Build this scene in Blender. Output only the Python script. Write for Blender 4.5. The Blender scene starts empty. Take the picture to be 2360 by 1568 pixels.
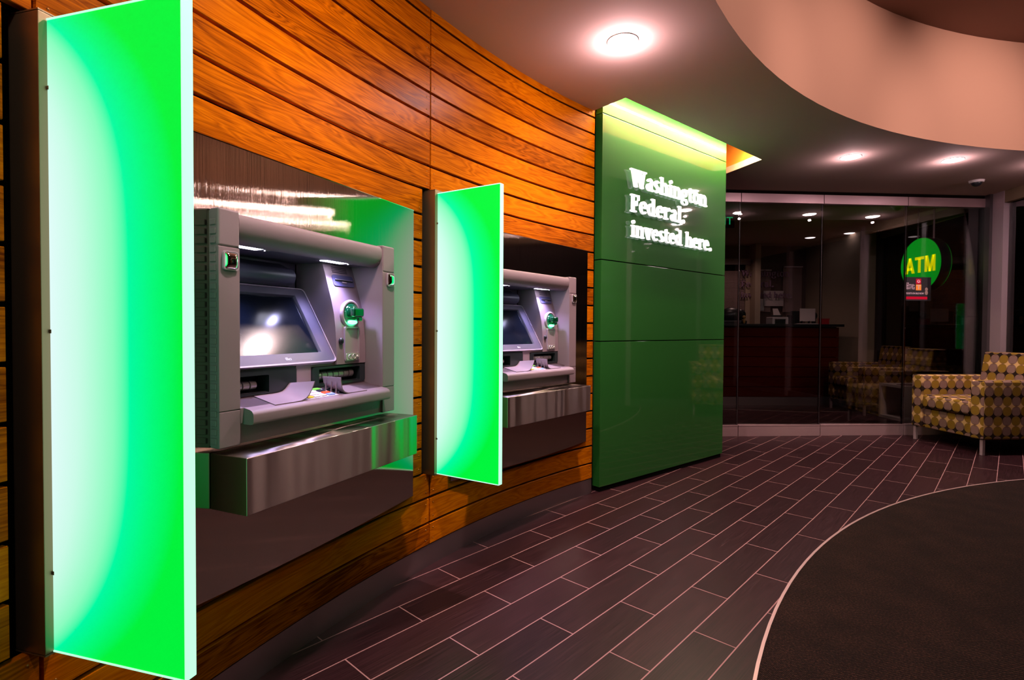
import bpy, bmesh, math, random
from mathutils import Vector, Matrix
random.seed(7)
PI = math.pi
S = bpy.context.scene
COL = S.collection

# ------------------------------------------------------------------ camera
F_PX, PITCH, ROLL, CAM_H = 1234.6, 0.0202, 0.00597, 1.10
cam_d = bpy.data.cameras.new('camera')
cam_d.sensor_fit = 'HORIZONTAL'
cam_d.sensor_width = 36.0
cam_d.lens = 36.0 * F_PX / 2360.0
cam_d.clip_start = 0.02
cam_d.clip_end = 200
cam = bpy.data.objects.new('camera', cam_d)
COL.objects.link(cam)
fw = Vector((0, math.cos(PITCH), -math.sin(PITCH)))
up0 = Vector((0, math.sin(PITCH), math.cos(PITCH)))
rt0 = Vector((1, 0, 0))
rt = rt0 * math.cos(ROLL) + up0 * math.sin(ROLL)
up = up0 * math.cos(ROLL) - rt0 * math.sin(ROLL)
M = Matrix((rt, up, -fw)).transposed().to_4x4()
M.translation = Vector((0, 0, CAM_H))
cam.matrix_world = M
S.camera = cam

# ------------------------------------------------------------------ world, exposure
w = bpy.data.worlds.new('night')
S.world = w
w.use_nodes = True
w.node_tree.nodes['Background'].inputs[0].default_value = (0.10, 0.06, 0.09, 1)
w.node_tree.nodes['Background'].inputs[1].default_value = 0.012
S.view_settings.view_transform = 'Standard'
S.view_settings.look = 'None'
S.view_settings.exposure = 0.0
S.view_settings.gamma = 1.0
S.view_settings.use_curve_mapping = False
S.cycles.max_bounces = 10
S.cycles.glossy_bounces = 5
S.cycles.transparent_max_bounces = 12
S.cycles.transmission_bounces = 8
S.cycles.caustics_reflective = False
S.cycles.caustics_refractive = False
S.cycles.sample_clamp_indirect = 6.0

# ------------------------------------------------------------------ layout constants
CC = Vector((4.233, -0.373, 0)); CR = 5.411          # curved timber wall
HC = Vector((4.729, -0.382, 0)); HR = 4.735          # round ceiling recess
KC = Vector((5.028, -0.807, 0)); KR = 4.917          # round carpet
CEIL, UPPER = 2.55, 3.40
GP = Vector((0.594, 3.594, 0)); GT = Vector((0.766, 0.642, 0)).normalized(); GN = Vector((0.642, -0.766, 0)).normalized()
DL_A, DL_B, DL_C = (0.547, 2.720), (2.810, 4.487), (3.711, 4.550)

PINK = (1.0, 0.66, 0.66)
WARM = (1.0, 0.72, 0.62)

def lamp(kind, name, loc, power, color, rot=None, **kw):
    d = bpy.data.lights.new(name, kind)
    d.energy = power; d.color = color
    for k, v in kw.items(): setattr(d, k, v)
    o = bpy.data.objects.new(name, d); COL.objects.link(o); o.location = loc
    if rot is not None: o.rotation_euler = rot
    return o

def aim(o, target):
    o.rotation_euler = (Vector(target) - o.location).to_track_quat('-Z', 'Y').to_euler()

# recessed downlights: most have their fitting built further down
ARC = 4.81
def arc_pos(deg, r=ARC):
    a = math.radians(deg)
    return (CC.x - r * math.cos(a), CC.y + r * math.sin(a))
DOWN = [(DL_A, 165), (arc_pos(23.7), 92), (arc_pos(8.0), 7), (arc_pos(-10), 4), (DL_B, 55), (DL_C, 55), ((4.57, 4.56), 48),
        ((1.35, 3.72), 0)]
DOWN = DOWN[:7]
for (x, y), p in DOWN:
    lamp('SPOT', 'downlight_beam', (x, y, CEIL - 0.02), p, WARM, rot=(0, 0, 0),
         spot_size=math.radians(122), spot_blend=1.0, shadow_soft_size=0.035)
    lamp('POINT', 'downlight_halo_fill', (x, y, CEIL - 0.075), p * 0.045, (1.0, 0.62, 0.66), shadow_soft_size=0.012)  # added point lamp, gives the pink halo on the ceiling
UPL = [((3.6, 4.2), 165), ((2.15, 3.59), 135), ((1.1, 2.65), 110), ((4.9, 4.35), 60), ((0.2, 1.1), 50)]
for (bx, by), p in UPL:
    q = HC + (Vector((bx, by, 0)) - HC) * 0.62
    o = lamp('SPOT', 'upper_downlight_beam', (q.x, q.y, UPPER - 0.03), p, (1.0, 0.60, 0.48), spot_size=math.radians(72), spot_blend=1.0, shadow_soft_size=0.07)
    aim(o, (bx, by, 2.62))

# ------------------------------------------------------------------ materials
def nodes_of(name):
    m = bpy.data.materials.new(name); m.use_nodes = True
    nt = m.node_tree
    return m, nt, nt.nodes['Principled BSDF']

def mat(name, col, rough=0.5, metal=0.0, spec=0.5, coat=0.0, emis=None, estr=0.0, bump=0.0, bscale=300, trans=0.0, var=0.0):
    m, nt, b = nodes_of(name)
    b.inputs['Base Color'].default_value = (*col, 1)
    b.inputs['Roughness'].default_value = rough
    b.inputs['Metallic'].default_value = metal
    b.inputs['Specular IOR Level'].default_value = spec
    b.inputs['Coat Weight'].default_value = coat
    b.inputs['Coat Roughness'].default_value = 0.03
    b.inputs['Transmission Weight'].default_value = trans
    if emis:
        b.inputs['Emission Color'].default_value = (*emis, 1)
        b.inputs['Emission Strength'].default_value = estr
    if bump or var:
        tc = nt.nodes.new('ShaderNodeTexCoord')
        n = nt.nodes.new('ShaderNodeTexNoise'); n.inputs['Scale'].default_value = bscale
        n.inputs['Detail'].default_value = 3
        nt.links.new(tc.outputs['Object'], n.inputs['Vector'])
        if bump:
            bp = nt.nodes.new('ShaderNodeBump'); bp.inputs['Strength'].default_value = bump
            bp.inputs['Distance'].default_value = 0.001
            nt.links.new(n.outputs['Fac'], bp.inputs['Height'])
            nt.links.new(bp.outputs['Normal'], b.inputs['Normal'])
        if var:
            mx = nt.nodes.new('ShaderNodeMixRGB'); mx.blend_type = 'MULTIPLY'; mx.inputs[0].default_value = var
            mx.inputs[1].default_value = (*col, 1)
            nt.links.new(n.outputs['Fac'], mx.inputs[2])
            nt.links.new(mx.outputs[0], b.inputs['Base Color'])
    return m

def N(nt, t, **kw):
    n = nt.nodes.new(t)
    for k, v in kw.items(): setattr(n, k, v)
    return n

def math_n(nt, op, a, b=None, c=None, clamp=False):
    n = nt.nodes.new('ShaderNodeMath'); n.operation = op; n.use_clamp = clamp
    for i, v in enumerate((a, b, c)):
        if v is None: continue
        if isinstance(v, (int, float)): n.inputs[i].default_value = v
        else: nt.links.new(v, n.inputs[i])
    return n.outputs[0]

def ramp(nt, fac, stops, interp='LINEAR'):
    r = nt.nodes.new('ShaderNodeValToRGB'); r.color_ramp.interpolation = interp
    e = r.color_ramp.elements
    while len(e) < len(stops): e.new(0.5)
    for i, (p, c) in enumerate(stops):
        e[i].position = p; e[i].color = (*c, 1)
    nt.links.new(fac, r.inputs[0])
    return r.outputs[0]

def wood_mat(name, dark, mid, light, rough=0.3):
    """boards: u along the board in metres, v across, one random tone per loose board"""
    m, nt, b = nodes_of(name)
    uv = N(nt, 'ShaderNodeUVMap'); uv.uv_map = 'UVMap'
    geo = N(nt, 'ShaderNodeNewGeometry')
    off = N(nt, 'ShaderNodeCombineXYZ')
    nt.links.new(math_n(nt, 'MULTIPLY', geo.outputs['Random Per Island'], 37.0), off.inputs[0])
    nt.links.new(math_n(nt, 'MULTIPLY', geo.outputs['Random Per Island'], 11.0), off.inputs[1])
    add = N(nt, 'ShaderNodeVectorMath', operation='ADD')
    nt.links.new(uv.outputs[0], add.inputs[0]); nt.links.new(off.outputs[0], add.inputs[1])
    mp = N(nt, 'ShaderNodeMapping'); mp.inputs['Scale'].default_value = (1.5, 13, 1)
    nt.links.new(add.outputs[0], mp.inputs[0])
    n1 = N(nt, 'ShaderNodeTexNoise'); n1.inputs['Scale'].default_value = 1.0; n1.inputs['Detail'].default_value = 2; n1.inputs['Distortion'].default_value = 0.6
    nt.links.new(mp.outputs[0], n1.inputs[0])
    rings = math_n(nt, 'FRACT', math_n(nt, 'MULTIPLY', n1.outputs['Fac'], 13.0))
    ringd = math_n(nt, 'ABSOLUTE', math_n(nt, 'SUBTRACT', rings, 0.5))
    mp2 = N(nt, 'ShaderNodeMapping'); mp2.inputs['Scale'].default_value = (9, 260, 1)
    nt.links.new(add.outputs[0], mp2.inputs[0])
    n2 = N(nt, 'ShaderNodeTexNoise'); n2.inputs['Scale'].default_value = 1.0; n2.inputs['Detail'].default_value = 4
    nt.links.new(mp2.outputs[0], n2.inputs[0])
    mp3 = N(nt, 'ShaderNodeMapping'); mp3.inputs['Scale'].default_value = (1.2, 5, 1)
    nt.links.new(add.outputs[0], mp3.inputs[0])
    n3 = N(nt, 'ShaderNodeTexNoise'); n3.inputs['Scale'].default_value = 1.3; n3.inputs['Detail'].default_value = 2
    nt.links.new(mp3.outputs[0], n3.inputs[0])
    f = math_n(nt, 'ADD', math_n(nt, 'MULTIPLY', ringd, 0.42), math_n(nt, 'MULTIPLY', n2.outputs['Fac'], 0.55))
    f = math_n(nt, 'ADD', f, math_n(nt, 'MULTIPLY', n3.outputs['Fac'], 0.45))
    f = math_n(nt, 'ADD', f, math_n(nt, 'MULTIPLY', geo.outputs['Random Per Island'], 0.30))
    f = math_n(nt, 'SUBTRACT', f, 0.30)
    c = ramp(nt, f, [(0.15, dark), (0.5, mid), (0.9, light)])
    nt.links.new(c, b.inputs['Base Color'])
    b.inputs['Roughness'].default_value = rough
    b.inputs['Specular IOR Level'].default_value = 0.03
    bp = N(nt, 'ShaderNodeBump'); bp.inputs['Strength'].default_value = 0.25; bp.inputs['Distance'].default_value = 0.0006
    nt.links.new(n2.outputs['Fac'], bp.inputs['Height']); nt.links.new(bp.outputs[0], b.inputs['Normal'])
    return m

def brushed(name, col, rough, sx, sz, strength, wav=0.0, bow=0.0, wmap=(1.2, 1.2, 7)):
    """brushed sheet metal, the brush lines run along local x"""
    m, nt, b = nodes_of(name)
    b.inputs['Base Color'].default_value = (*col, 1); b.inputs['Metallic'].default_value = 1.0
    b.inputs['Roughness'].default_value = rough
    tc = N(nt, 'ShaderNodeTexCoord'); mp = N(nt, 'ShaderNodeMapping'); mp.inputs['Scale'].default_value = (sx, sx, sz)
    nt.links.new(tc.outputs['Object'], mp.inputs[0])
    n = N(nt, 'ShaderNodeTexNoise'); n.inputs['Scale'].default_value = 1; n.inputs['Detail'].default_value = 3
    nt.links.new(mp.outputs[0], n.inputs[0])
    bp = N(nt, 'ShaderNodeBump'); bp.inputs['Strength'].default_value = strength; bp.inputs['Distance'].default_value = 0.0005
    nt.links.new(n.outputs['Fac'], bp.inputs['Height'])
    out = bp.outputs[0]
    if wav:
        mp2 = N(nt, 'ShaderNodeMapping'); mp2.inputs['Scale'].default_value = wmap
        nt.links.new(tc.outputs['Object'], mp2.inputs[0])
        n2 = N(nt, 'ShaderNodeTexNoise'); n2.inputs['Scale'].default_value = 1.0; n2.inputs['Detail'].default_value = 1
        nt.links.new(mp2.outputs[0], n2.inputs[0])
        b2 = N(nt, 'ShaderNodeBump'); b2.inputs['Strength'].default_value = wav; b2.inputs['Distance'].default_value = 0.02
        nt.links.new(n2.outputs['Fac'], b2.inputs['Height']); nt.links.new(out, b2.inputs['Normal'])
        out = b2.outputs[0]
    if bow:                                  # the thin sheet is very slightly hollow between its fixings
        sp = N(nt, 'ShaderNodeSeparateXYZ'); nt.links.new(tc.outputs['Object'], sp.inputs[0])
        xx = math_n(nt, 'SUBTRACT', sp.outputs[0], 0.5)
        hh = math_n(nt, 'MULTIPLY', math_n(nt, 'MULTIPLY', xx, xx), 0.5/bow)
        b3 = N(nt, 'ShaderNodeBump'); b3.inputs['Strength'].default_value = 1.0; b3.inputs['Distance'].default_value = 1.0
        nt.links.new(hh, b3.inputs['Height']); nt.links.new(out, b3.inputs['Normal']); out = b3.outputs[0]
    nt.links.new(out, b.inputs['Normal'])
    return m

MT = {}
MT['wood'] = wood_mat('teak boards', (0.15, 0.024, 0.0001), (0.54, 0.130, 0.0002), (0.82, 0.255, 0.0005))
MT['desk_wood'] = wood_mat('red brown desk boards', (0.045, 0.005, 0.003), (0.075, 0.009, 0.005), (0.11, 0.015, 0.007), 0.4)
MT['dark'] = mat('dark backing', (0.006, 0.003, 0.002), 0.9, spec=0.1)
MT['black'] = mat('black plastic', (0.012, 0.012, 0.016), 0.35)
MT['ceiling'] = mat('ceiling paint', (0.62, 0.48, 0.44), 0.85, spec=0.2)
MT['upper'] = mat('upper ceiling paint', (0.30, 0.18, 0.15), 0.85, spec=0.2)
MT['band'] = mat('peach paint', (0.78, 0.50, 0.40), 0.6, spec=0.3)
MT['slot'] = mat('orange slot paint', (0.85, 0.30, 0.03), 0.6)
MT['kick'] = brushed('brushed kick plate', (0.42, 0.34, 0.35), 0.42, 14, 3, 0.6)
MT['plate'] = brushed('polished steel sheet', (0.36, 0.30, 0.24), 0.055, 900, 1.0, 0.22, bow=5.6)
MT['shelf'] = brushed('brushed steel shelf', (0.46, 0.36, 0.33), 0.33, 4, 1500, 0.15, wav=0.9, wmap=(11, 0.01, 0.4))
MT['post'] = brushed('brushed steel post', (0.34, 0.26, 0.15), 0.48, 300, 6, 0.2)
_nt = MT['plate'].node_tree; _b = _nt.nodes['Principled BSDF']; _t = _nt.nodes.new('ShaderNodeTangent'); _t.direction_type = 'RADIAL'; _t.axis = 'Z'
_nt.links.new(_t.outputs[0], _b.inputs['Tangent']); _b.inputs['Anisotropic'].default_value = 1.0
_nt = MT['shelf'].node_tree; _b = _nt.nodes['Principled BSDF']; _t = _nt.nodes.new('ShaderNodeTangent'); _t.direction_type = 'RADIAL'; _t.axis = 'Z'
_nt.links.new(_t.outputs[0], _b.inputs['Tangent']); _b.inputs['Anisotropic'].default_value = 0.9; _b.inputs['Anisotropic Rotation'].default_value = 0.25
MT['rail'] = mat('satin aluminium', (0.62, 0.40, 0.43), 0.38, metal=0.6)
MT['green_panel'] = mat('glossy green panel', (0.020, 0.122, 0.020), 0.5, spec=0.12, coat=1.0)
MT['white'] = mat('white letters with added glow', (0.9, 0.9, 0.92), 0.4, emis=(1.0, 0.97, 1.0), estr=0.70)  # emission stands in for strip light overexposing the letters
MT['fascia'] = mat('lilac grey moulding', (0.25, 0.175, 0.205), 0.42, bump=0.35, bscale=1400)
MT['fascia_dark'] = mat('slate and shade moulding', (0.085, 0.08, 0.12), 0.38, bump=0.2, bscale=1200)
MT['rim'] = mat('pale rim', (0.42, 0.33, 0.40), 0.35)
MT['bezel'] = mat('bezel moulding', (0.10, 0.085, 0.12), 0.36, bump=0.25, bscale=1200)
MT['screen'] = mat('dark screen glass', (0.004, 0.006, 0.012), 0.15, spec=0.16)
MT['chrome'] = mat('chrome', (0.86, 0.84, 0.80), 0.05, metal=1.0)
MT['steel_white'] = mat('pale rollers', (0.55, 0.50, 0.48), 0.3, metal=0.4)
MT['pod'] = mat('black green moulding', (0.018, 0.024, 0.028), 0.32)
MT['keyplate'] = mat('keypad plate', (0.72, 0.66, 0.82), 0.3)
MT['key_white'] = mat('pale key', (0.86, 0.76, 0.84), 0.35)
MT['key_green'] = mat('green key', (0.18, 0.62, 0.06), 0.35)
MT['key_black'] = mat('black key', (0.02, 0.02, 0.03), 0.35)
MT['key_red'] = mat('red key', (0.85, 0.09, 0.02), 0.35)
MT['key_blue'] = mat('blue key', (0.25, 0.36, 0.85), 0.35)
MT['key_yellow'] = mat('yellow key', (0.9, 0.68, 0.02), 0.35)
MT['led'] = mat('white led', (1, 1, 1), 0.4, emis=(0.80, 0.80, 1.0), estr=14)
MT['lens'] = mat('downlight lens', (1, 1, 1), 0.4, emis=(1.0, 0.78, 0.80), estr=210)
MT['lens_dim'] = mat('dim downlight lens', (1, 1, 1), 0.4, emis=(1.0, 0.78, 0.80), estr=3)
MT['trim_ring'] = mat('white trim ring', (0.7, 0.62, 0.62), 0.4)
MT['strip'] = mat('led strip', (1, 1, 1), 0.4, emis=(1.0, 0.82, 0.52), estr=600)
MT['reader_green'] = mat('green translucent bezel', (0.01, 0.30, 0.11), 0.04, trans=0.85, coat=0.8)
MT['reader_glow'] = mat('green reader lamp', (0.1, 1, 0.4), 0.4, emis=(0.08, 1.0, 0.35), estr=9)
MT['clear'] = mat('clear cover', (0.34, 0.26, 0.30), 0.3, coat=0.4)
MT['slate'] = mat('lilac slot cover', (0.10, 0.09, 0.20), 0.35)
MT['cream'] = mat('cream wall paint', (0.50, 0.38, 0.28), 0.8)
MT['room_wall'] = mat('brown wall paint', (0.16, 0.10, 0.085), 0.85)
MT['mullion'] = mat('grey mullion paint', (0.42, 0.30, 0.33), 0.45, metal=0.2)
MT['mullion_dark'] = mat('dark bronze mullion', (0.06, 0.045, 0.05), 0.45)
MT['table'] = mat('white laminate', (0.80, 0.72, 0.72), 0.4)
MT['asphalt'] = mat('asphalt', (0.02, 0.018, 0.02), 0.9)
MT['orange_lamp'] = mat('orange street light', (1, .4, .05), 0.5, emis=(1.0, 0.32, 0.03), estr=4)
MT['orange_pole'] = mat('pole lit orange', (0.45, 0.12, 0.02), 0.6)
MT['paper'] = mat('paper', (0.75, 0.62, 0.62), 0.7)
MT['red'] = mat('red plastic', (0.45, 0.02, 0.03), 0.45)
MT['leaf'] = mat('dark leaves', (0.03, 0.10, 0.02), 0.5)
MT['gold'] = mat('gold figure', (0.40, 0.22, 0.06), 0.4)
MT['printer'] = mat('pale printer shell', (0.55, 0.48, 0.50), 0.45)
MT['board'] = mat('pin board', (0.34, 0.22, 0.20), 0.7)
MT['blind'] = mat('blind slats', (0.40, 0.26, 0.24), 0.6)
MT['mauve'] = mat('mauve reflected letters', (0.35, 0.20, 0.32), 0.5)
MT['sign_green'] = mat('lit green sign face', (0.0, 0.08, 0.01), 0.5, emis=(0.0, 0.33, 0.012), estr=1.0)
MT['sign_yellow'] = mat('lit yellow letters', (0.6, 0.6, 0.0), 0.4, emis=(0.78, 0.76, 0.0), estr=1.0)
MT['exit_green'] = mat('lit exit letters', (0.0, 0.3, 0.1), 0.4, emis=(0.0, 0.5, 0.16), estr=0.8)
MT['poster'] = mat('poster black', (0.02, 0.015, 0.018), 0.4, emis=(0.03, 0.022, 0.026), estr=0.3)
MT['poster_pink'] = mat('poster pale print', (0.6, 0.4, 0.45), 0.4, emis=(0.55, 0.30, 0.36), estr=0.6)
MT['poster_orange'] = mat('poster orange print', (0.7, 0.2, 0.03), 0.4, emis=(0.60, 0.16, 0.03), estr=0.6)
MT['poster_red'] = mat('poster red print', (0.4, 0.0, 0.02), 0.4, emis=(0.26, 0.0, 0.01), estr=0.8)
MT['screw'] = mat('brass screw', (0.60, 0.28, 0.06), 0.3, metal=0.8)

# floor tiles: running bond planks, grout and grain all from world position
def floor_mat():
    m, nt, b = nodes_of('dark plank tiles')
    geo = N(nt, 'ShaderNodeNewGeometry')
    yaw, h = 0.75105, 1.10
    wv, L, v0, u0 = 0.13958*h, 0.58407*h, 0.08082*h, 1.41182*h
    d1 = N(nt, 'ShaderNodeVectorMath', operation='DOT_PRODUCT'); d1.inputs[1].default_value = (math.sin(yaw), math.cos(yaw), 0)
    d2 = N(nt, 'ShaderNodeVectorMath', operation='DOT_PRODUCT'); d2.inputs[1].default_value = (math.cos(yaw), -math.sin(yaw), 0)
    nt.links.new(geo.outputs['Position'], d1.inputs[0]); nt.links.new(geo.outputs['Position'], d2.inputs[0])
    U = math_n(nt, 'SUBTRACT', d1.outputs['Value'], u0); V = math_n(nt, 'SUBTRACT', d2.outputs['Value'], v0)
    row = math_n(nt, 'FLOOR', math_n(nt, 'DIVIDE', V, wv))
    par = math_n(nt, 'MULTIPLY', math_n(nt, 'FRACT', math_n(nt, 'MULTIPLY', row, 0.5)), 2.0)   # 0 even, 1 odd
    Us = math_n(nt, 'ADD', U, math_n(nt, 'MULTIPLY', math_n(nt, 'SUBTRACT', 1.0, par), L * 0.5))
    colm = math_n(nt, 'FLOOR', math_n(nt, 'DIVIDE', Us, L))
    fu = math_n(nt, 'MULTIPLY', math_n(nt, 'FRACT', math_n(nt, 'DIVIDE', Us, L)), L)
    fv = math_n(nt, 'MULTIPLY', math_n(nt, 'FRACT', math_n(nt, 'DIVIDE', V, wv)), wv)
    du = math_n(nt, 'MINIMUM', fu, math_n(nt, 'SUBTRACT', L, fu))
    dv = math_n(nt, 'MINIMUM', fv, math_n(nt, 'SUBTRACT', wv, fv))
    d = math_n(nt, 'MINIMUM', du, dv)
    grout = math_n(nt, 'LESS_THAN', d, 0.0022)
    seed = N(nt, 'ShaderNodeCombineXYZ'); nt.links.new(row, seed.inputs[0]); nt.links.new(colm, seed.inputs[1])
    wn = N(nt, 'ShaderNodeTexWhiteNoise', noise_dimensions='3D'); nt.links.new(seed.outputs[0], wn.inputs['Vector'])
    gv = N(nt, 'ShaderNodeCombineXYZ')
    nt.links.new(math_n(nt, 'ADD', math_n(nt, 'MULTIPLY', U, 5.0), math_n(nt, 'MULTIPLY', wn.outputs['Value'], 50.0)), gv.inputs[0])
    nt.links.new(math_n(nt, 'MULTIPLY', V, 230.0), gv.inputs[1])
    n = N(nt, 'ShaderNodeTexNoise'); n.inputs['Scale'].default_value = 1; n.inputs['Detail'].default_value = 4
    nt.links.new(gv.outputs[0], n.inputs['Vector'])
    f = math_n(nt, 'ADD', math_n(nt, 'MULTIPLY', n.outputs['Fac'], 1.3), math_n(nt, 'MULTIPLY', wn.outputs['Value'], 0.25))
    c = ramp(nt, math_n(nt, 'SUBTRACT', f, 0.25), [(0.2, (0.010, 0.0035, 0.0048)), (0.85, (0.040, 0.0130, 0.0165))])
    mx = N(nt, 'ShaderNodeMixRGB'); nt.links.new(grout, mx.inputs[0]); nt.links.new(c, mx.inputs[1]); mx.inputs[2].default_value = (0.34, 0.17, 0.175, 1)
    nt.links.new(mx.outputs[0], b.inputs['Base Color'])
    rr = math_n(nt, 'ADD', math_n(nt, 'MULTIPLY', n.outputs['Fac'], 0.25), 0.25)
    nt.links.new(math_n(nt, 'ADD', rr, math_n(nt, 'MULTIPLY', grout, 0.4)), b.inputs['Roughness'])
    b.inputs['Specular IOR Level'].default_value = 0.14
    bp = N(nt, 'ShaderNodeBump'); bp.inputs['Strength'].default_value = 0.3; bp.inputs['Distance'].default_value = 0.0006
    nt.links.new(math_n(nt, 'SUBTRACT', n.outputs['Fac'], math_n(nt, 'MULTIPLY', grout, 2.0)), bp.inputs['Height'])
    nt.links.new(bp.outputs[0], b.inputs['Normal'])
    return m
MT['floor'] = floor_mat()

def carpet_mat():
    m, nt, b = nodes_of('woven carpet')
    geo = N(nt, 'ShaderNodeNewGeometry')
    mp = N(nt, 'ShaderNodeMapping'); mp.inputs['Rotation'].default_value = (0, 0, 0.5); mp.inputs['Scale'].default_value = (1, 1, 1)
    nt.links.new(geo.outputs['Position'], mp.inputs[0])
    sx = N(nt, 'ShaderNodeSeparateXYZ'); nt.links.new(mp.outputs[0], sx.inputs[0])
    a = math_n(nt, 'SINE', math_n(nt, 'MULTIPLY', sx.outputs[0], 620.0))
    c_ = math_n(nt, 'SINE', math_n(nt, 'MULTIPLY', sx.outputs[1], 620.0))
    wv = math_n(nt, 'MULTIPLY', a, c_)
    n = N(nt, 'ShaderNodeTexNoise'); n.inputs['Scale'].default_value = 140; n.inputs['Detail'].default_value = 4
    nt.links.new(geo.outputs['Position'], n.inputs[0])
    n2 = N(nt, 'ShaderNodeTexNoise'); n2.inputs['Scale'].default_value = 6; n2.inputs['Detail'].default_value = 3
    nt.links.new(geo.outputs['Position'], n2.inputs[0])
    f = math_n(nt, 'ADD', math_n(nt, 'MULTIPLY', wv, 0.22), n.outputs['Fac'])
    f = math_n(nt, 'ADD', f, math_n(nt, 'MULTIPLY', math_n(nt, 'SUBTRACT', n2.outputs['Fac'], 0.5), 0.3))
    c = ramp(nt, f, [(0.3, (0.004, 0.002, 0.002)), (0.62, (0.020, 0.0095, 0.0075)), (0.9, (0.075, 0.030, 0.020))])
    nt.links.new(c, b.inputs['Base Color'])
    b.inputs['Roughness'].default_value = 0.95; b.inputs['Specular IOR Level'].default_value = 0.1
    bp = N(nt, 'ShaderNodeBump'); bp.inputs['Strength'].default_value = 0.8; bp.inputs['Distance'].default_value = 0.003
    nt.links.new(f, bp.inputs['Height']); nt.links.new(bp.outputs[0], b.inputs['Normal'])
    return m
MT['carpet'] = carpet_mat()

def glass_mat(name, tint=(0.86, 0.86, 0.86), refl=1.0):
    m = bpy.data.materials.new(name); m.use_nodes = True; nt = m.node_tree
    nt.nodes.clear()
    out = N(nt, 'ShaderNodeOutputMaterial'); mix = N(nt, 'ShaderNodeMixShader')
    tr = N(nt, 'ShaderNodeBsdfTransparent'); tr.inputs[0].default_value = (*tint, 1)
    gl = N(nt, 'ShaderNodeBsdfGlossy'); gl.inputs['Roughness'].default_value = 0.0
    fr = N(nt, 'ShaderNodeFresnel'); fr.inputs[0].default_value = 1.5
    nt.links.new(math_n(nt, 'MULTIPLY', fr.outputs[0], refl, clamp=True), mix.inputs[0])
    nt.links.new(tr.outputs[0], mix.inputs[1]); nt.links.new(gl.outputs[0], mix.inputs[2])
    nt.links.new(mix.outputs[0], out.inputs[0])
    return m
MT['glass'] = glass_mat('pane glass', refl=1.5)

def fin_mat():
    """edge lit acrylic: the lamps sit along the inner edge (local x = 0), light dies away towards the free edge"""
    m, nt, b = nodes_of('edge lit green acrylic')
    tc = N(nt, 'ShaderNodeTexCoord'); sx = N(nt, 'ShaderNodeSeparateXYZ'); nt.links.new(tc.outputs['Object'], sx.inputs[0])
    y = math_n(nt, 'DIVIDE', math_n(nt, 'SUBTRACT', sx.outputs[0], 0.05), 0.335)       # 0 inner .. 1 free edge
    zc = math_n(nt, 'DIVIDE', math_n(nt, 'SUBTRACT', sx.outputs[2], 1.075), 0.635)
    az = math_n(nt, 'POWER', math_n(nt, 'ABSOLUTE', zc), 4.0)
    f = math_n(nt, 'ADD', y, math_n(nt, 'MULTIPLY', az, 0.62))
    c = ramp(nt, f, [(0.0, (0.80, 1.0, 1.0)), (0.22, (0.62, 1.0, 0.84)), (0.50, (0.26, 1.0, 0.54)), (0.62, (0.0, 0.98, 0.38)), (0.80, (0.0, 0.98, 0.20)), (1.0, (0.0, 0.92, 0.045))])
    b.inputs['Base Color'].default_value = (0.0, 0.12, 0.01, 1)
    b.inputs['Roughness'].default_value = 0.5; b.inputs['Specular IOR Level'].default_value = 0.1
    nt.links.new(c, b.inputs['Emission Color']); b.inputs['Emission Strength'].default_value = 0.96
    return m
MT['fin'] = fin_mat()
MT['fin_edge'] = mat('bright polished acrylic edge', (0.3, 0.9, 0.6), 0.3, emis=(0.50, 1.0, 0.70), estr=1.0)

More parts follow.
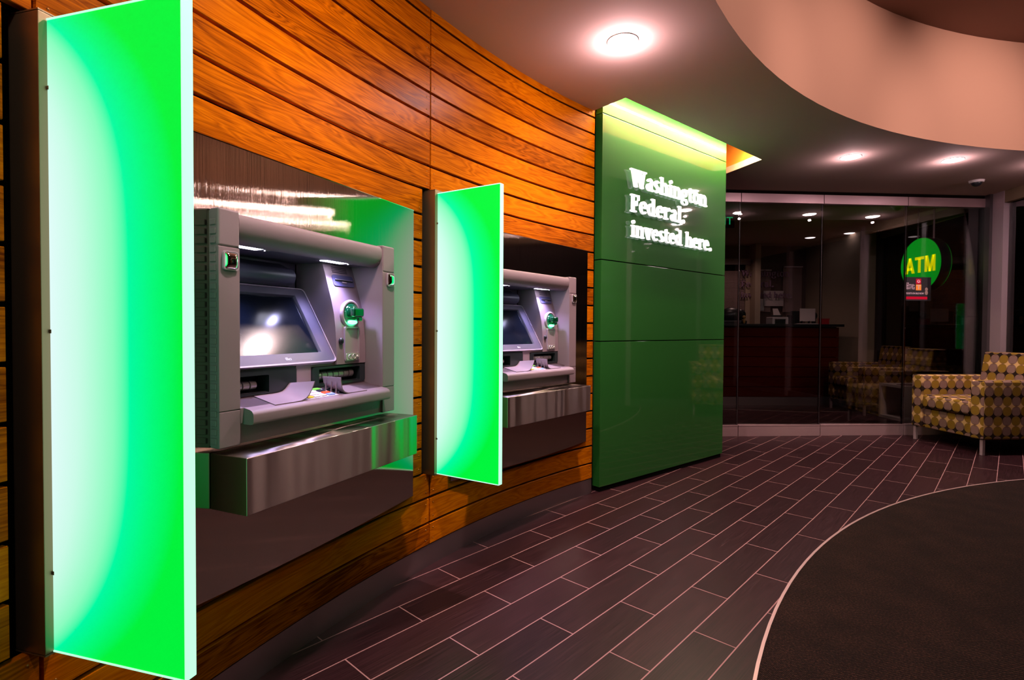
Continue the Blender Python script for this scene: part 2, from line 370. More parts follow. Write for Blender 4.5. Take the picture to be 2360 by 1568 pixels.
def fabric_mat():
    m, nt, b = nodes_of('circle print upholstery')
    uv = N(nt, 'ShaderNodeUVMap'); uv.uv_map = 'UVMap'
    sx = N(nt, 'ShaderNodeSeparateXYZ'); nt.links.new(uv.outputs[0], sx.inputs[0])
    P = 0.088
    x = math_n(nt, 'DIVIDE', sx.outputs[0], P); y = math_n(nt, 'DIVIDE', sx.outputs[1], P)
    ix = math_n(nt, 'FLOOR', x); iy = math_n(nt, 'FLOOR', y)
    fx = math_n(nt, 'SUBTRACT', math_n(nt, 'FRACT', x), 0.5); fy = math_n(nt, 'SUBTRACT', math_n(nt, 'FRACT', y), 0.5)
    def circ(ox, oy, r):
        dx = math_n(nt, 'SUBTRACT', fx, ox); dy = math_n(nt, 'SUBTRACT', fy, oy)
        d = math_n(nt, 'SQRT', math_n(nt, 'ADD', math_n(nt, 'MULTIPLY', dx, dx), math_n(nt, 'MULTIPLY', dy, dy)))
        return math_n(nt, 'LESS_THAN', d, r)
    inside = circ(0, 0, 0.50)
    par = math_n(nt, 'FRACT', math_n(nt, 'MULTIPLY', math_n(nt, 'ADD', ix, iy), 0.5))          # 0 or .5
    alt = math_n(nt, 'FRACT', math_n(nt, 'MULTIPLY', math_n(nt, 'ADD', ix, math_n(nt, 'MULTIPLY', iy, 3.0)), 0.25))
    a1 = math_n(nt, 'GREATER_THAN', alt, 0.49)
    pc = math_n(nt, 'GREATER_THAN', par, 0.25)
    def mixc(f, a, b_):
        n = N(nt, 'ShaderNodeMixRGB'); 
        for i, v in ((0, f), (1, a), (2, b_)):
            if isinstance(v, tuple): n.inputs[i].default_value = (*v, 1)
            elif isinstance(v, float): n.inputs[i].default_value = v
            else: nt.links.new(v, n.inputs[i])
        return n.outputs[0]
    tan, mus, mau, drk = (0.60, 0.36, 0.15), (0.24, 0.135, 0.016), (0.22, 0.125, 0.105), (0.018, 0.009, 0.006)
    px2 = math_n(nt, 'GREATER_THAN', math_n(nt, 'FRACT', math_n(nt, 'MULTIPLY', math_n(nt, 'ADD', ix, math_n(nt, 'FLOOR', math_n(nt, 'MULTIPLY', iy, 0.5))), 0.5)), 0.25)
    col = mixc(px2, mus, mau)
    # lens shaped overlaps from the four neighbours
    lens = None
    lr = 0.64
    for ox, oy in ((1, 0), (-1, 0), (0, 1), (0, -1)):
        l = circ(ox, oy, 0.62)
        lens = l if lens is None else math_n(nt, 'MAXIMUM', lens, l)
    dark_in = mixc(lens, col, mixc(px2, (0.20, 0.11, 0.03), (0.16, 0.085, 0.06)))
    star = math_n(nt, 'FRACT', math_n(nt, 'MULTIPLY', math_n(nt, 'FLOOR', math_n(nt, 'ADD', y, 0.5)), 0.5))
    outc = mixc(math_n(nt, 'GREATER_THAN', star, 0.25), drk, tan)
    c = mixc(inside, outc, dark_in)
    nt.links.new(c, b.inputs['Base Color'])
    b.inputs['Roughness'].default_value = 0.9; b.inputs['Specular IOR Level'].default_value = 0.15
    return m
MT['fabric'] = fabric_mat()

# ------------------------------------------------------------------ mesh builder
def area_normals(me, lim=math.cos(math.radians(36))):
    """corner normals weighted by face area, so bevels do not bend the shading of the flat faces"""
    polys = me.polygons
    nor = [p.normal.copy() for p in polys]; ar = [p.area for p in polys]
    vf = [[] for _ in me.vertices]
    for p in polys:
        for v in p.vertices: vf[v].append(p.index)
    out = [None] * len(me.loops)
    for p in polys:
        n0 = nor[p.index]
        for li, v in zip(p.loop_indices, p.vertices):
            acc = Vector((0, 0, 0))
            for g in vf[v]:
                if n0.dot(nor[g]) > lim: acc += nor[g] * ar[g]
            out[li] = tuple(acc.normalized()) if acc.length > 1e-14 else tuple(n0)
    me.normals_split_custom_set(out)

class MB:
    def __init__(s): s.bm = bmesh.new()
    def poly(s, pts):
        vs = [s.bm.verts.new(p) for p in pts]
        return s.bm.faces.new(vs)
    def box(s, x0, x1, y0, y1, z0, z1, bev=0.0, seg=2, mtx=None):
        t = bmesh.new()
        bmesh.ops.create_cube(t, size=1.0)
        for v in t.verts:
            v.co = Vector(((x0+x1)/2 + v.co.x*(x1-x0), (y0+y1)/2 + v.co.y*(y1-y0), (z0+z1)/2 + v.co.z*(z1-z0)))
        if bev: bmesh.ops.bevel(t, geom=t.edges[:], offset=bev, segments=seg, affect='EDGES', profile=0.5)
        s.merge(t, mtx)
    def merge(s, t, mtx=None):
        mp = {}
        for v in t.verts: mp[v] = s.bm.verts.new(mtx @ v.co if mtx else v.co)
        for f in t.faces:
            try: s.bm.faces.new([mp[v] for v in f.verts])
            except ValueError: pass
        t.free()
    def prism(s, pts, d, bev=0.0):
        """closed loop of 3D points extruded by vector d"""
        d = Vector(d); t = bmesh.new()
        a = [t.verts.new(p) for p in pts]; b = [t.verts.new(Vector(p) + d) for p in pts]
        t.faces.new(a); t.faces.new(b[::-1])
        n = len(pts)
        for i in range(n): t.faces.new((a[i], b[i], b[(i+1) % n], a[(i+1) % n]))
        if bev: bmesh.ops.bevel(t, geom=t.edges[:], offset=bev, segments=2, affect='EDGES', profile=0.5)
        s.merge(t)
    def ring(s, outer, inner, d):
        """frame between two equal-length loops, extruded by d"""
        d = Vector(d); n = len(outer); bm = s.bm
        O = [bm.verts.new(p) for p in outer]; I = [bm.verts.new(p) for p in inner]
        O2 = [bm.verts.new(Vector(p)+d) for p in outer]; I2 = [bm.verts.new(Vector(p)+d) for p in inner]
        for i in range(n):
            j = (i+1) % n
            bm.faces.new((O[i], O[j], I[j], I[i])); bm.faces.new((O2[i], I2[i], I2[j], O2[j]))
            bm.faces.new((O[i], O2[i], O2[j], O[j])); bm.faces.new((I[i], I[j], I2[j], I2[i]))
    def cyl(s, p, axis, r, h, seg=24, r2=None, bev=0.0):
        t = bmesh.new()
        bmesh.ops.create_cone(t, cap_ends=True, segments=seg, radius1=r, radius2=r if r2 is None else r2, depth=h)
        if bev:
            bmesh.ops.bevel(t, geom=[e for e in t.edges if abs(e.verts[0].co.z - e.verts[1].co.z) < 1e-6], offset=bev, segments=2, affect='EDGES')
        q = Vector((0, 0, 1)).rotation_difference(Vector(axis).normalized()).to_matrix().to_4x4()
        q.translation = Vector(p) + Vector(axis).normalized() * h / 2
        s.merge(t, q)
    def sphere(s, p, rx, ry, rz, seg=20, rings=12, mtx=None):
        t = bmesh.new()
        bmesh.ops.create_uvsphere(t, u_segments=seg, v_segments=rings, radius=1)
        for v in t.verts: v.co = Vector((p[0]+v.co.x*rx, p[1]+v.co.y*ry, p[2]+v.co.z*rz))
        s.merge(t, mtx)
    def torus(s, p, axis, R, r, seg=36, rs=10, sx=1, sz=1):
        q = Vector((0, 0, 1)).rotation_difference(Vector(axis).normalized())
        vs = []
        for i in range(seg):
            a = 2*PI*i/seg; row = []
            for j in range(rs):
                b = 2*PI*j/rs
                c = Vector(((R + r*math.cos(b))*math.cos(a)*sx, (R + r*math.cos(b))*math.sin(a)*sz, r*math.sin(b)))
                row.append(s.bm.verts.new(Vector(p) + q @ c))
            vs.append(row)
        for i in range(seg):
            for j in range(rs):
                s.bm.faces.new((vs[i][j], vs[(i+1) % seg][j], vs[(i+1) % seg][(j+1) % rs], vs[i][(j+1) % rs]))
    def build(s, name, m, parent=None, smooth=True, flip=False, boxuv=False, recalc=True, label=None):
        if flip:
            for v in s.bm.verts: v.co.y = -v.co.y
        if recalc: bmesh.ops.recalc_face_normals(s.bm, faces=s.bm.faces[:])
        if boxuv:
            uvl = s.bm.loops.layers.uv.new('UVMap')
            for f in s.bm.faces:
                n = f.normal; ax = max(range(3), key=lambda i: abs(n[i]))
                for l in f.loops:
                    c = l.vert.co
                    l[uvl].uv = ((c.y, c.z) if ax == 0 else (c.x, c.z) if ax == 1 else (c.x, c.y))
        me = bpy.data.meshes.new(name); s.bm.to_mesh(me); s.bm.free()
        if isinstance(m, str): m = MT[m]
        me.materials.append(m)
        if smooth:
            for p in me.polygons: p.use_smooth = True
            area_normals(me)
        o = bpy.data.objects.new(name, me); COL.objects.link(o)
        if parent: o.parent = parent
        if label: o['label'] = label
        return o

def tag(o, label=None, cat=None, group=None, kind=None):
    for k, v in (('label', label), ('category', cat), ('group', group), ('kind', kind)):
        if v: o[k] = v
    return o
def thing(name, label, cat, loc=(0, 0, 0), rz=0.0, group=None):
    o = bpy.data.objects.new(name, None); COL.objects.link(o); o.empty_display_size = 0.1
    o.location = loc; o.rotation_euler = (0, 0, rz)
    return tag(o, label, cat, group)
def copy_tree(o, parent=None):
    c = o.copy(); COL.objects.link(c); c.parent = parent
    for ch in list(o.children): copy_tree(ch, c)
    return c
def rrect(x0, x1, z0, z1, r, y, n=5):
    pts = []
    for cx, cz, a0 in ((x1-r, z1-r, 0), (x0+r, z1-r, 90), (x0+r, z0+r, 180), (x1-r, z0+r, 270)):
        for i in range(n+1):
            a = math.radians(a0 + 90*i/n); pts.append(Vector((cx + r*math.cos(a), y, cz + r*math.sin(a))))
    return pts
def ellipse(cx, cz, rx, rz, y, n=32):
    return [Vector((cx + rx*math.cos(2*PI*i/n), y, cz + rz*math.sin(2*PI*i/n))) for i in range(n)]

def arcp(deg, r, z=0.0):
    a = math.radians(deg)
    return Vector((CC.x - r*math.cos(a), CC.y + r*math.sin(a), z))
def frame_root(deg):
    """point on the timber wall and the turn that makes local x run along it, local -y into the room"""
    return arcp(deg, CR), PI/2 - math.radians(deg)

# ------------------------------------------------------------------ floor, carpet, ceiling
def struct(name, mb, m, **kw):
    return tag(mb.build(name, m, **kw), kind='structure')

b = MB(); b.poly([(-2.5, -6, 0), (5.35, -6, 0), (5.35, 10, 0), (-2.5, 10, 0)]); struct('floor', b, 'floor', smooth=False)

def clipped_circle(c, r, xmax, n=220):
    pts = []
    for i in range(n):
        a = 2*PI*i/n; p = Vector((c.x + r*math.cos(a), c.y + r*math.sin(a), 0))
        pts.append(Vector((min(p.x, xmax), p.y, 0)))
    return pts
car = thing('carpet', 'dark brown woven carpet with a curved edge set into the tiled floor', 'carpet', (3.2, 0, 0))
cp = [p - Vector((3.2, 0, 0)) for p in clipped_circle(KC, KR, 4.85)]
b = MB(); b.prism([(p.x, p.y, 0.0005) for p in cp], (0, 0, 0.006)); b.build('pile', 'carpet', car, smooth=False)
b = MB()
cp1 = [p - Vector((3.2, 0, 0)) for p in clipped_circle(KC, KR, 4.85)]
cp2 = [p - Vector((3.2, 0, 0)) for p in clipped_circle(KC, KR+0.011, 4.86)]
b.ring([(p.x, p.y, 0.0005) for p in cp2], [(p.x, p.y, 0.0005) for p in cp1], (0, 0, 0.0065))
b.build('edge_strip', mat('pink metal edging', (0.62, 0.40, 0.40), 0.35, metal=0.5), car, smooth=False, label='thin metal edging')

# slot over the sign wall
SLOT = [GP + GN*0.237 - GT*0.06, Vector((2.109, 4.571, 0)), Vector((1.971, 4.986, 0)), GP - GN*0.20 - GT*0.06]
SLOT = [Vector((p.x, p.y, 0)) for p in SLOT]
def ceiling_slab(z, name, m, with_slot=True):
    bm = bmesh.new(); edges = []
    def loop(pts):
        vs = [bm.verts.new((p[0], p[1], z)) for p in pts]
        for i in range(len(vs)): edges.append(bm.edges.new((vs[i], vs[(i+1) % len(vs)])))
    loop([(-3, -6), (10.2, -6), (10.2, 10), (-3, 10)])
    loop([(HC.x + HR*math.cos(2*PI*i/160), HC.y + HR*math.sin(2*PI*i/160)) for i in range(160)])
    loop([(p.x, p.y) for p in SLOT])
    bmesh.ops.triangle_fill(bm, use_beauty=True, use_dissolve=False, edges=edges)
    mb = MB(); mb.bm.free(); mb.bm = bm
    return struct(name, mb, m, smooth=False)
ceiling_slab(CEIL, 'ceiling', 'ceiling')
b = MB()
n = 160
ring0 = [(HC.x + HR*math.cos(2*PI*i/n), HC.y + HR*math.sin(2*PI*i/n)) for i in range(n)]
for i in range(n):
    p, q = ring0[i], ring0[(i+1) % n]
    b.poly([(p[0], p[1], CEIL), (q[0], q[1], CEIL), (q[0], q[1], UPPER), (p[0], p[1], UPPER)])
bmesh.ops.remove_doubles(b.bm, verts=b.bm.verts[:], dist=1e-4)
struct('trim_1', b, 'band')
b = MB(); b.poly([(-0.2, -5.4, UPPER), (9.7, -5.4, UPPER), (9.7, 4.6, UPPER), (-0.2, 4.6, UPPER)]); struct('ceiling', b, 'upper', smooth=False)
b = MB()
for i in range(4):
    p, q = SLOT[i], SLOT[(i+1) % 4]
    b.poly([(p.x, p.y, CEIL), (q.x, q.y, CEIL), (q.x, q.y, 2.86), (p.x, p.y, 2.86)])
b.poly([(p.x, p.y, 2.86) for p in SLOT])
struct('trim_2', b, 'slot', smooth=False)
b = MB()                                                     # pale lip round the lower edge of the slot
for i in (1, 2):
    p, q = SLOT[i], SLOT[(i+1) % 4]
    c = sum(SLOT, Vector()) / 4
    pi, qi = p + (c-p).normalized()*0.006, q + (c-q).normalized()*0.006
    b.poly([(pi.x, pi.y, CEIL-.001), (qi.x, qi.y, CEIL-.001), (qi.x, qi.y, CEIL+0.055), (pi.x, pi.y, CEIL+0.055)])
struct('trim_3', b, mat('peach slot lip', (0.75, 0.50, 0.36), 0.6), smooth=False)

# ------------------------------------------------------------------ timber wall
GAPS = [0.098, 0.2035] + [0.3207 + 0.11744*k for k in range(13)] + [1.730 + 0.1108*k for k in range(1, 8)] + [2.56]
SEAMS = [-48.0, -32.1, -15.8, 0.0, 15.79, 31.57, 47.02]
POSTZ = (0.425, 1.735)
b = MB(); uvl = b.bm.loops.layers.uv.new('UVMap')
def curved_board(a0, a1, z0, z1, th=0.018):
    n = max(3, int((a1-a0)/0.9)); rows = []
    for i in range(n+1):
        a = a0 + (a1-a0)*i/n
        e = 0.0015
        prof = [(CR-0.0, z0+e), (CR-0.0, z1-e), (CR+e, z1), (CR+th, z1), (CR+th, z0), (CR+e, z0)]
        rows.append([(b.bm.verts.new(arcp(a, r, z)), (math.radians(a)*CR, z)) for r, z in prof])
    def face(vs):
        f = b.bm.faces.new([v[0] for v in vs])
        for l, v in zip(f.loops, vs): l[uvl].uv = v[1]
    for i in range(n):
        for j in range(6):
            k = (j+1) % 6
            face([rows[i][j], rows[i+1][j], rows[i+1][k], rows[i][k]])
    face(rows[0][::-1]); face(rows[-1])
deg = lambda m_: math.degrees(m_/CR)
for s0, s1 in zip(SEAMS[:-1], SEAMS[1:]):
    for z0, z1 in zip(GAPS[:-1], GAPS[1:]):
        a0, a1 = s0 + deg(0.0045), s1 - deg(0.0045)
        inpost = z0 > POSTZ[0]-0.02 and z1 < POSTZ[1] + 0.02
        if inpost:
            if s0 in (15.79, 31.57): a0 = s0 + deg(0.052)
            if s1 in (15.79, 31.57): a1 = s1 - deg(0.056)
        cut = None
        for c0 in (23.7, 39.62):
            if s0 < c0 < s1 and z1 > 0.775 and z0 < 1.40: cut = (c0 - deg(0.35), c0 + deg(0.42))
        if cut:
            curved_board(a0, cut[0], z0+0.0055, z1-0.0055); curved_board(cut[1], a1, z0+0.0055, z1-0.0055)
        else:
            curved_board(a0, a1, z0+0.0055, z1-0.0055)
struct('wall_left', b, 'wood')
b = MB()
for z0, z1 in zip(GAPS[:-1], GAPS[1:]):
    post = z0 > POSTZ[0]-0.02 and z1 < POSTZ[1]+0.02
    for s0, sides in ((31.57, (-1, 1)), (47.02, (-1,)), (15.79, (-1, 1))):
        for sd in sides:
            a = s0 + sd*deg(0.075 if post else 0.026)
            if s0 == 47.02: a = s0 - deg(0.03)
            for zz in (z0 + 0.028, z1 - 0.028):
                b.sphere(arcp(a, CR+0.0006, zz), 0.0032, 0.0032, 0.0032, 8, 6)
struct('trim_12', b, 'screw')
def curved_sheet(mb, a0, a1, r, z0, z1, n=60):
    for i in range(n):
        p, q = a0 + (a1-a0)*i/n, a0 + (a1-a0)*(i+1)/n
        mb.poly([arcp(p, r, z0), arcp(q, r, z0), arcp(q, r, z1), arcp(p, r, z1)])
b = MB(); curved_sheet(b, -48.2, 47.2, CR+0.26, 0, CEIL)
b.poly([arcp(47.1, CR+0.26, 0), arcp(47.1, CR+0.012, 0), arcp(47.1, CR+0.012, CEIL), arcp(47.1, CR+0.26, CEIL)])
bmesh.ops.remove_doubles(b.bm, verts=b.bm.verts[:], dist=1e-4)
struct('wall_left', b, 'dark', recalc=False)
b = MB(); n = 90
for i in range(n):
    p, q = -48 + 95*i/n, -48 + 95*(i+1)/n
    for r0, z0, r1, z1 in ((CR+0.004, 0, CR+0.004, 0.0985), (CR+0.004, 0.0985, CR+0.03, 0.0985)):
        b.poly([arcp(p, r0, z0), arcp(q, r0, z0), arcp(q, r1, z1), arcp(p, r1, z1)])
bmesh.ops.remove_doubles(b.bm, verts=b.bm.verts[:], dist=1e-4)
struct('baseboard_left', b, 'kick')

# ------------------------------------------------------------------ fins (edge-lit privacy screens)
def make_fin(label):
    p, rz = frame_root(15.79)
    root = thing('privacy_screen', label, 'privacy screen', p, rz, 'glowing green privacy screens')
    b = MB(); b.box(-0.025, 0.025, -0.034, 0.0495, 0.438, 1.722, 0.002); b.build('mounting_post', 'post', root, flip=True)
    for z in (1.7225, 0.4345):
        b = MB(); b.box(-0.025, 0.025, -0.034, 0.0497, z, z+0.003); b.build('end_cap', 'post', root, flip=True)
    # pane: its own x runs out from the wall so the glow can follow the distance from the lamps
    pane = MB(); pane.box(0.052, 0.3865, -0.0105, 0.0105, 0.443, 1.707)
    o = pane.build('glowing_pane', 'fin', root, label='frosted pane glowing green from its lit edge'); o.rotation_euler = (0, 0, -PI/2)
    e = MB(); e.box(0.3866, 0.390, -0.0120, 0.0120, 0.440, 1.710, 0.001)
    o2 = e.build('pane_edge', 'fin_edge', root, label='bright polished outer edge'); o2.rotation_euler = (0, 0, -PI/2)
    for z in (0.4395, 1.7072):
        e = MB(); e.box(0.052, 0.3865, -0.0118, 0.0118, z, z+0.0033); o2 = e.build('pane_edge', 'fin_edge', root); o2.rotation_euler = (0, 0, -PI/2)
    for z in (0.60, 1.09, 1.575):
        c = MB(); c.box(-0.0113, 0.0113, 0.0496, 0.055, z-0.004, z+0.004, 0.001); c.build('clamp', 'post', root, flip=True)
    return root
fin1 = make_fin('tall glowing green privacy screen at the far left, the nearest of the two')
fin2 = copy_tree(fin1); p, rz = frame_root(31.57); fin2.location = p; fin2.rotation_euler = (0, 0, rz)
fin2['label'] = 'glowing green privacy screen standing between the two cash machines'

# ------------------------------------------------------------------ text helper
def text_mb(txt, size, ext, width=None):
    cu = bpy.data.curves.new('t', 'FONT'); cu.body = txt; cu.size = size; cu.extrude = ext; cu.resolution_u = 3; cu.offset = 0.0
    o = bpy.data.objects.new('t', cu); COL.objects.link(o)
    bpy.context.view_layer.update()
    me = bpy.data.meshes.new_from_object(o.evaluated_get(bpy.context.evaluated_depsgraph_get()))
    bpy.data.objects.remove(o); bm = bmesh.new(); bm.from_mesh(me)
    xs = [v.co.x for v in bm.verts]; x0, x1 = min(xs), max(xs)
    k = (width / (x1-x0)) if width else 1
    for v in bm.verts: v.co.x = (v.co.x - x0) * k
    mb = MB(); mb.bm.free(); mb.bm = bm
    return mb
def place(mb, mtx):
    bmesh.ops.transform(mb.bm, matrix=mtx, verts=mb.bm.verts[:]); return mb
UPRIGHT = Matrix.Rotation(PI/2, 4, 'X')           # text plane -> local xz, facing -y

# ------------------------------------------------------------------ steel sheets, shelves, cash machines
p23, r23 = frame_root(23.7); p39, r39 = frame_root(39.62)
def make_sheet():
    root = thing('steel_backing_panel', '', 'wall panel', p23, r23, 'steel panels behind the cash machines')
    L, R_, B_, T_ = -0.352, 0.422, 0.775, 1.42
    def yy(x): return 0.046
    xs_ = sorted(set([-0.615 + 1.23*k/60 for k in range(61)] + [L, R_])); zs_ = [0.363, 0.775, 1.42, 1.614]
    t = bmesh.new(); V = {}
    for a, x in enumerate(xs_):
        for c, z in enumerate(zs_):
            V[a, c] = t.verts.new((x, yy(x), z - (0.014*(1-(x/0.615)**2) if c == 0 else 0)))
    for a in range(len(xs_)-1):
        for c in range(3):
            if c == 1 and xs_[a] >= L-1e-6 and xs_[a+1] <= R_+1e-6: continue
            t.faces.new((V[a, c], V[a+1, c], V[a+1, c+1], V[a, c+1]))
    bmesh.ops.recalc_face_normals(t, faces=t.faces[:])
    bmesh.ops.solidify(t, geom=t.faces[:], thickness=0.003)
    b = MB(); b.merge(t)
    b.build('sheet', 'plate', root, flip=True)
    e = MB()
    for a in range(30):
        x0, x1 = -0.6155 + 1.231*a/30, -0.6155 + 1.231*(a+1)/30
        e.prism([(x0, yy(x0)-0.004, 1.6142), (x1, yy(x1)-0.004, 1.6142), (x1, yy(x1)+0.0015, 1.6142), (x0, yy(x0)+0.0015, 1.6142)], (0, 0, 0.002))
    e.build('top_trim', 'chrome', root, flip=True, label='bright top edge')
    return root
def make_shelf():
    root = thing('steel_shelf', '', 'shelf', p23, r23, 'steel shelves under the cash machines')
    b = MB(); b.box(-0.357, 0.436, 0.047, 0.186, 0.602, 0.756, 0.0022, 3); b.build('shelf_box', 'shelf', root, flip=True)
    return root

def make_atm():
    root = thing('cash_machine', '', 'cash machine', p23, r23, 'cash machines in the timber wall')
    def B(mb, name, m, parent=root, **kw): return mb.build(name, m, parent, flip=True, **kw)
    # outer columns, each in three lengths with a fine joint between them
    for x0, x1 in ((-0.357, -0.290), (0.351, 0.427)):
        b = MB()
        b.box(x0, x1, 0.0465, 0.083, 1.3215, 1.424, 0.006, 3)
        b.box(x0, x1, 0.0465, 0.083, 0.870, 1.3205, 0.003, 2)
        b.box(x0, x1, 0.0465, 0.083, 0.770, 0.869, 0.003, 2)
        b.box(x0+0.001, x1-0.001, -0.02, 0.08, 0.775, 1.418)
        col = B(b, 'side_column', 'fascia')
        if x0 < 0:
            r = MB()
            for k in range(25): r.box(-0.3600, -0.3565, 0.052, 0.074, 0.782 + k*0.0248, 0.798 + k*0.0248, 0.001, 1)
            B(r, 'grip_ribs', 'fascia', col)
    # top bar with a rounded underside
    prof = [(0.0465, 1.4185), (0.066, 1.4195), (0.075, 1.415), (0.0795, 1.405), (0.080, 1.388), (0.0775, 1.372), (0.071, 1.357), (0.061, 1.346), (0.050, 1.3395), (0.040, 1.337), (0.040, 1.345), (-0.02, 1.345), (-0.02, 1.40), (0.0465, 1.40)]
    b = MB(); b.prism([(-0.2895, y, z) for y, z in prof], (0.640, 0, 0)); B(b, 'top_bar', 'fascia')
    # recess: underside, inner cheeks, back
    b = MB()
    b.box(-0.292, 0.352, -0.20, 0.042, 1.3425, 1.35)
    b.box(-0.300, -0.2905, -0.20, 0.080, 0.86, 1.345)
    b.box(-0.29, 0.18, -0.205, -0.195, 0.86, 1.345)
    B(b, 'recess_lining', 'bezel')
    b = MB()
    b.prism([(0.3505, 0.081, 0.86), (0.3505, 0.081, 1.345), (0.340, -0.07, 1.345), (0.340, -0.07, 0.86)], (0.012, 0, 0))
    B(b, 'inner_cheek', 'fascia')
    # hood roll above the screen, dark blue colour stands for the shade there
    b = MB()
    hp = [(-0.195, 1.335)] + [(-0.150 + 0.030*math.cos(a), 1.285 + 0.030*math.sin(a)) for a in [math.radians(t) for t in range(100, -100, -14)]] + [(-0.160, 1.246), (-0.195, 1.246)]
    b.prism([(-0.289, y, z) for y, z in hp], (0.40, 0, 0)); B(b, 'hood_roll', 'fascia_dark')
    # console strip on the right of the screen
    sp = [(-0.062, 1.3420), (-0.045, 1.29), (-0.033, 1.25), (-0.018, 1.20), (-0.006, 1.15), (0.0, 1.10), (0.004, 1.05), (0.006, 1.00), (0.006, 0.966), (-0.19, 0.966), (-0.19, 1.342)]
    b = MB(); b.prism([(0.181, y, z) for y, z in sp], (0.162, 0, 0)); B(b, 'console_strip', 'fascia')
    def sy(z):
        for (y1, z1), (y0, z0) in zip(sp[:8], sp[1:9]):
            if z0 <= z <= z1: return y0 + (y1-y0)*(z-z0)/(z1-z0)
        return 0.006
    # body below the screen
    b = MB()
    b.box(-0.0065, 0.0605, -0.10, 0.0, 0.88, 0.99)
    b.box(-0.29, 0.345, -0.06, 0.0, 0.86, 0.8965)
    b.box(-0.29, 0.0, -0.19, -0.06, 0.97, 0.985)
    b.box(-0.29, 0.343, -0.19, -0.003, 0.9635, 0.975)
    B(b, 'lower_console', 'fascia')
    # dispenser mouths
    def pod(name, x0, x1, z0, z1, sx0, sx1, sz0, sz1, rol, r=0.012):
        q = MB()
        q.ring(rrect(x0, x1, z0, z1, r, 0.004), rrect(sx0, sx1, sz0, sz1, 0.004, 0.004), (0, -0.05, 0))
        q.box(sx0-0.002, sx1+0.002, -0.062, -0.058, sz0-0.002, sz1+0.002)
        o = B(q, name, 'pod')
        q = MB(); nn = max(3, int(round((rol[1]-rol[0])/0.029))); d = (rol[1]-rol[0])/nn
        for k in range(nn): q.cyl((rol[0] + d*k + 0.0015, -0.030, (rol[2]+rol[3])/2), (1, 0, 0), (rol[3]-rol[2])/2, d-0.003, 16, bev=0.001)
        B(q, 'roller_shutter', 'steel_white', o)
        q = MB(); q.box(sx0+0.004, sx1-0.004, -0.03, 0.002, sz0+0.0005, sz0+0.0025); B(q, 'lower_lip', 'black', o)
        return o
    pod('cash_slot', 0.062, 0.342, 0.893, 0.962, 0.095, 0.312, 0.901, 0.954, (0.100, 0.300, 0.912, 0.944))
    pod('deposit_slot', -0.289, -0.008, 0.893, 0.970, -0.284, -0.121, 0.897, 0.952, (-0.28, -0.148, 0.906, 0.935))
    # tilted screen unit
    O = Vector((0, 0.007, 0.978)); uu = Vector((0, -0.524, 0.852)).normalized(); nn_ = Vector((0, 0.852, 0.524)).normalized()
    def TP(x, s_, d=0.0): return O + Vector((x, 0, 0)) + uu*s_ + nn_*d
    def tr(x0, x1, s0, s1, r, d): return [TP(q.x, q.z, d) for q in rrect(x0, x1, s0, s1, r, 0)]
    b = MB()
    b.ring(tr(-0.272, 0.1795, 0.004, 0.312, 0.016, 0), tr(-0.209, 0.127, 0.042, 0.283, 0.003, 0), -nn_*0.016)
    bez = B(b, 'screen_bezel', 'bezel')
    b = MB(); b.ring(tr(-0.274, 0.1820, 0.0, 0.314, 0.018, 0.0035), tr(-0.270, 0.1775, 0.005, 0.310, 0.015, 0.0035), -nn_*0.022); B(b, 'bezel_rim', 'rim', bez, label='pale raised rim')
    b = MB(); b.ring(tr(-0.209, 0.127, 0.042, 0.283, 0.003, 0), tr(-0.2035, 0.1215, 0.0465, 0.279, 0.002, -0.008), -nn_*0.004); B(b, 'inner_frame', 'fascia_dark', bez)
    b = MB(); b.prism([TP(-0.205, 0.045, -0.009), TP(0.123, 0.045, -0.009), TP(0.123, 0.281, -0.009), TP(-0.205, 0.281, -0.009)], -nn_*0.003); B(b, 'screen', 'screen', bez, smooth=False)
    # maker's mark
    RX = Matrix((( 1, 0, 0, 0), (0, uu.y, nn_.y, 0), (0, uu.z, nn_.z, 0), (0, 0, 0, 1)))
    t = text_mb('NCR', 0.0115, 0.0003, 0.015)
    place(t, Matrix.Translation(TP(-0.037, 0.0165, 0.0006)) @ RX)
    for dx, ds in ((-0.0075, 0.006), (-0.003, 0.006), (-0.0075, 0.0015), (-0.003, 0.0015)):
        c = TP(-0.037 + dx, 0.0185 + ds, 0.0006); t.torus(c, nn_, 0.0024, 0.0007, 14, 5)
    B(t, 'logo', mat('white print', (0.85, 0.82, 0.85), 0.5), bez)
    # lights under the top bar
    for x0, x1 in ((-0.262, -0.118), (0.120, 0.262)):
        q = MB()
        q.prism([(x0-0.008, -0.026, 1.3418), (x1+0.008, -0.026, 1.3418), (x1-0.004, 0.040, 1.3418), (x0+0.004, 0.040, 1.3418)], (0, 0, 0.003))
        o = B(q, 'light_housing', 'rim')
        q = MB(); q.prism([(x0+0.002, -0.018, 1.3400), (x1-0.035, -0.018, 1.3400), (x1-0.040, 0.030, 1.3400), (x0+0.010, 0.030, 1.3400)], (0, 0, 0.0015)); B(q, 'lamp', 'led', o, label='bright white lamp')
        q = MB(); q.cyl((x1-0.015, 0.005, 1.3385), (0, 0, 1), 0.007, 0.004, 14); B(q, 'screw', 'chrome', o)
    # vents, receipt slot
    q = MB()
    for k in range(4):
        z = 1.311 + k*0.0062; q.box(0.222, 0.302, sy(z)-0.002, sy(z)+0.0012, z, z+0.0022)
    B(q, 'vent', 'black')
    def tilt(z): return Matrix.Translation((0, sy(z), z)) @ Matrix.Rotation(0.30, 4, 'X')
    q = MB(); q.prism(rrect(0.212, 0.326, -0.022, 0.022, 0.009, 0.0), (0, 0.0035, 0)); bmesh.ops.transform(q.bm, matrix=tilt(1.280), verts=q.bm.verts[:])
    o = B(q, 'receipt_slot', 'slate')
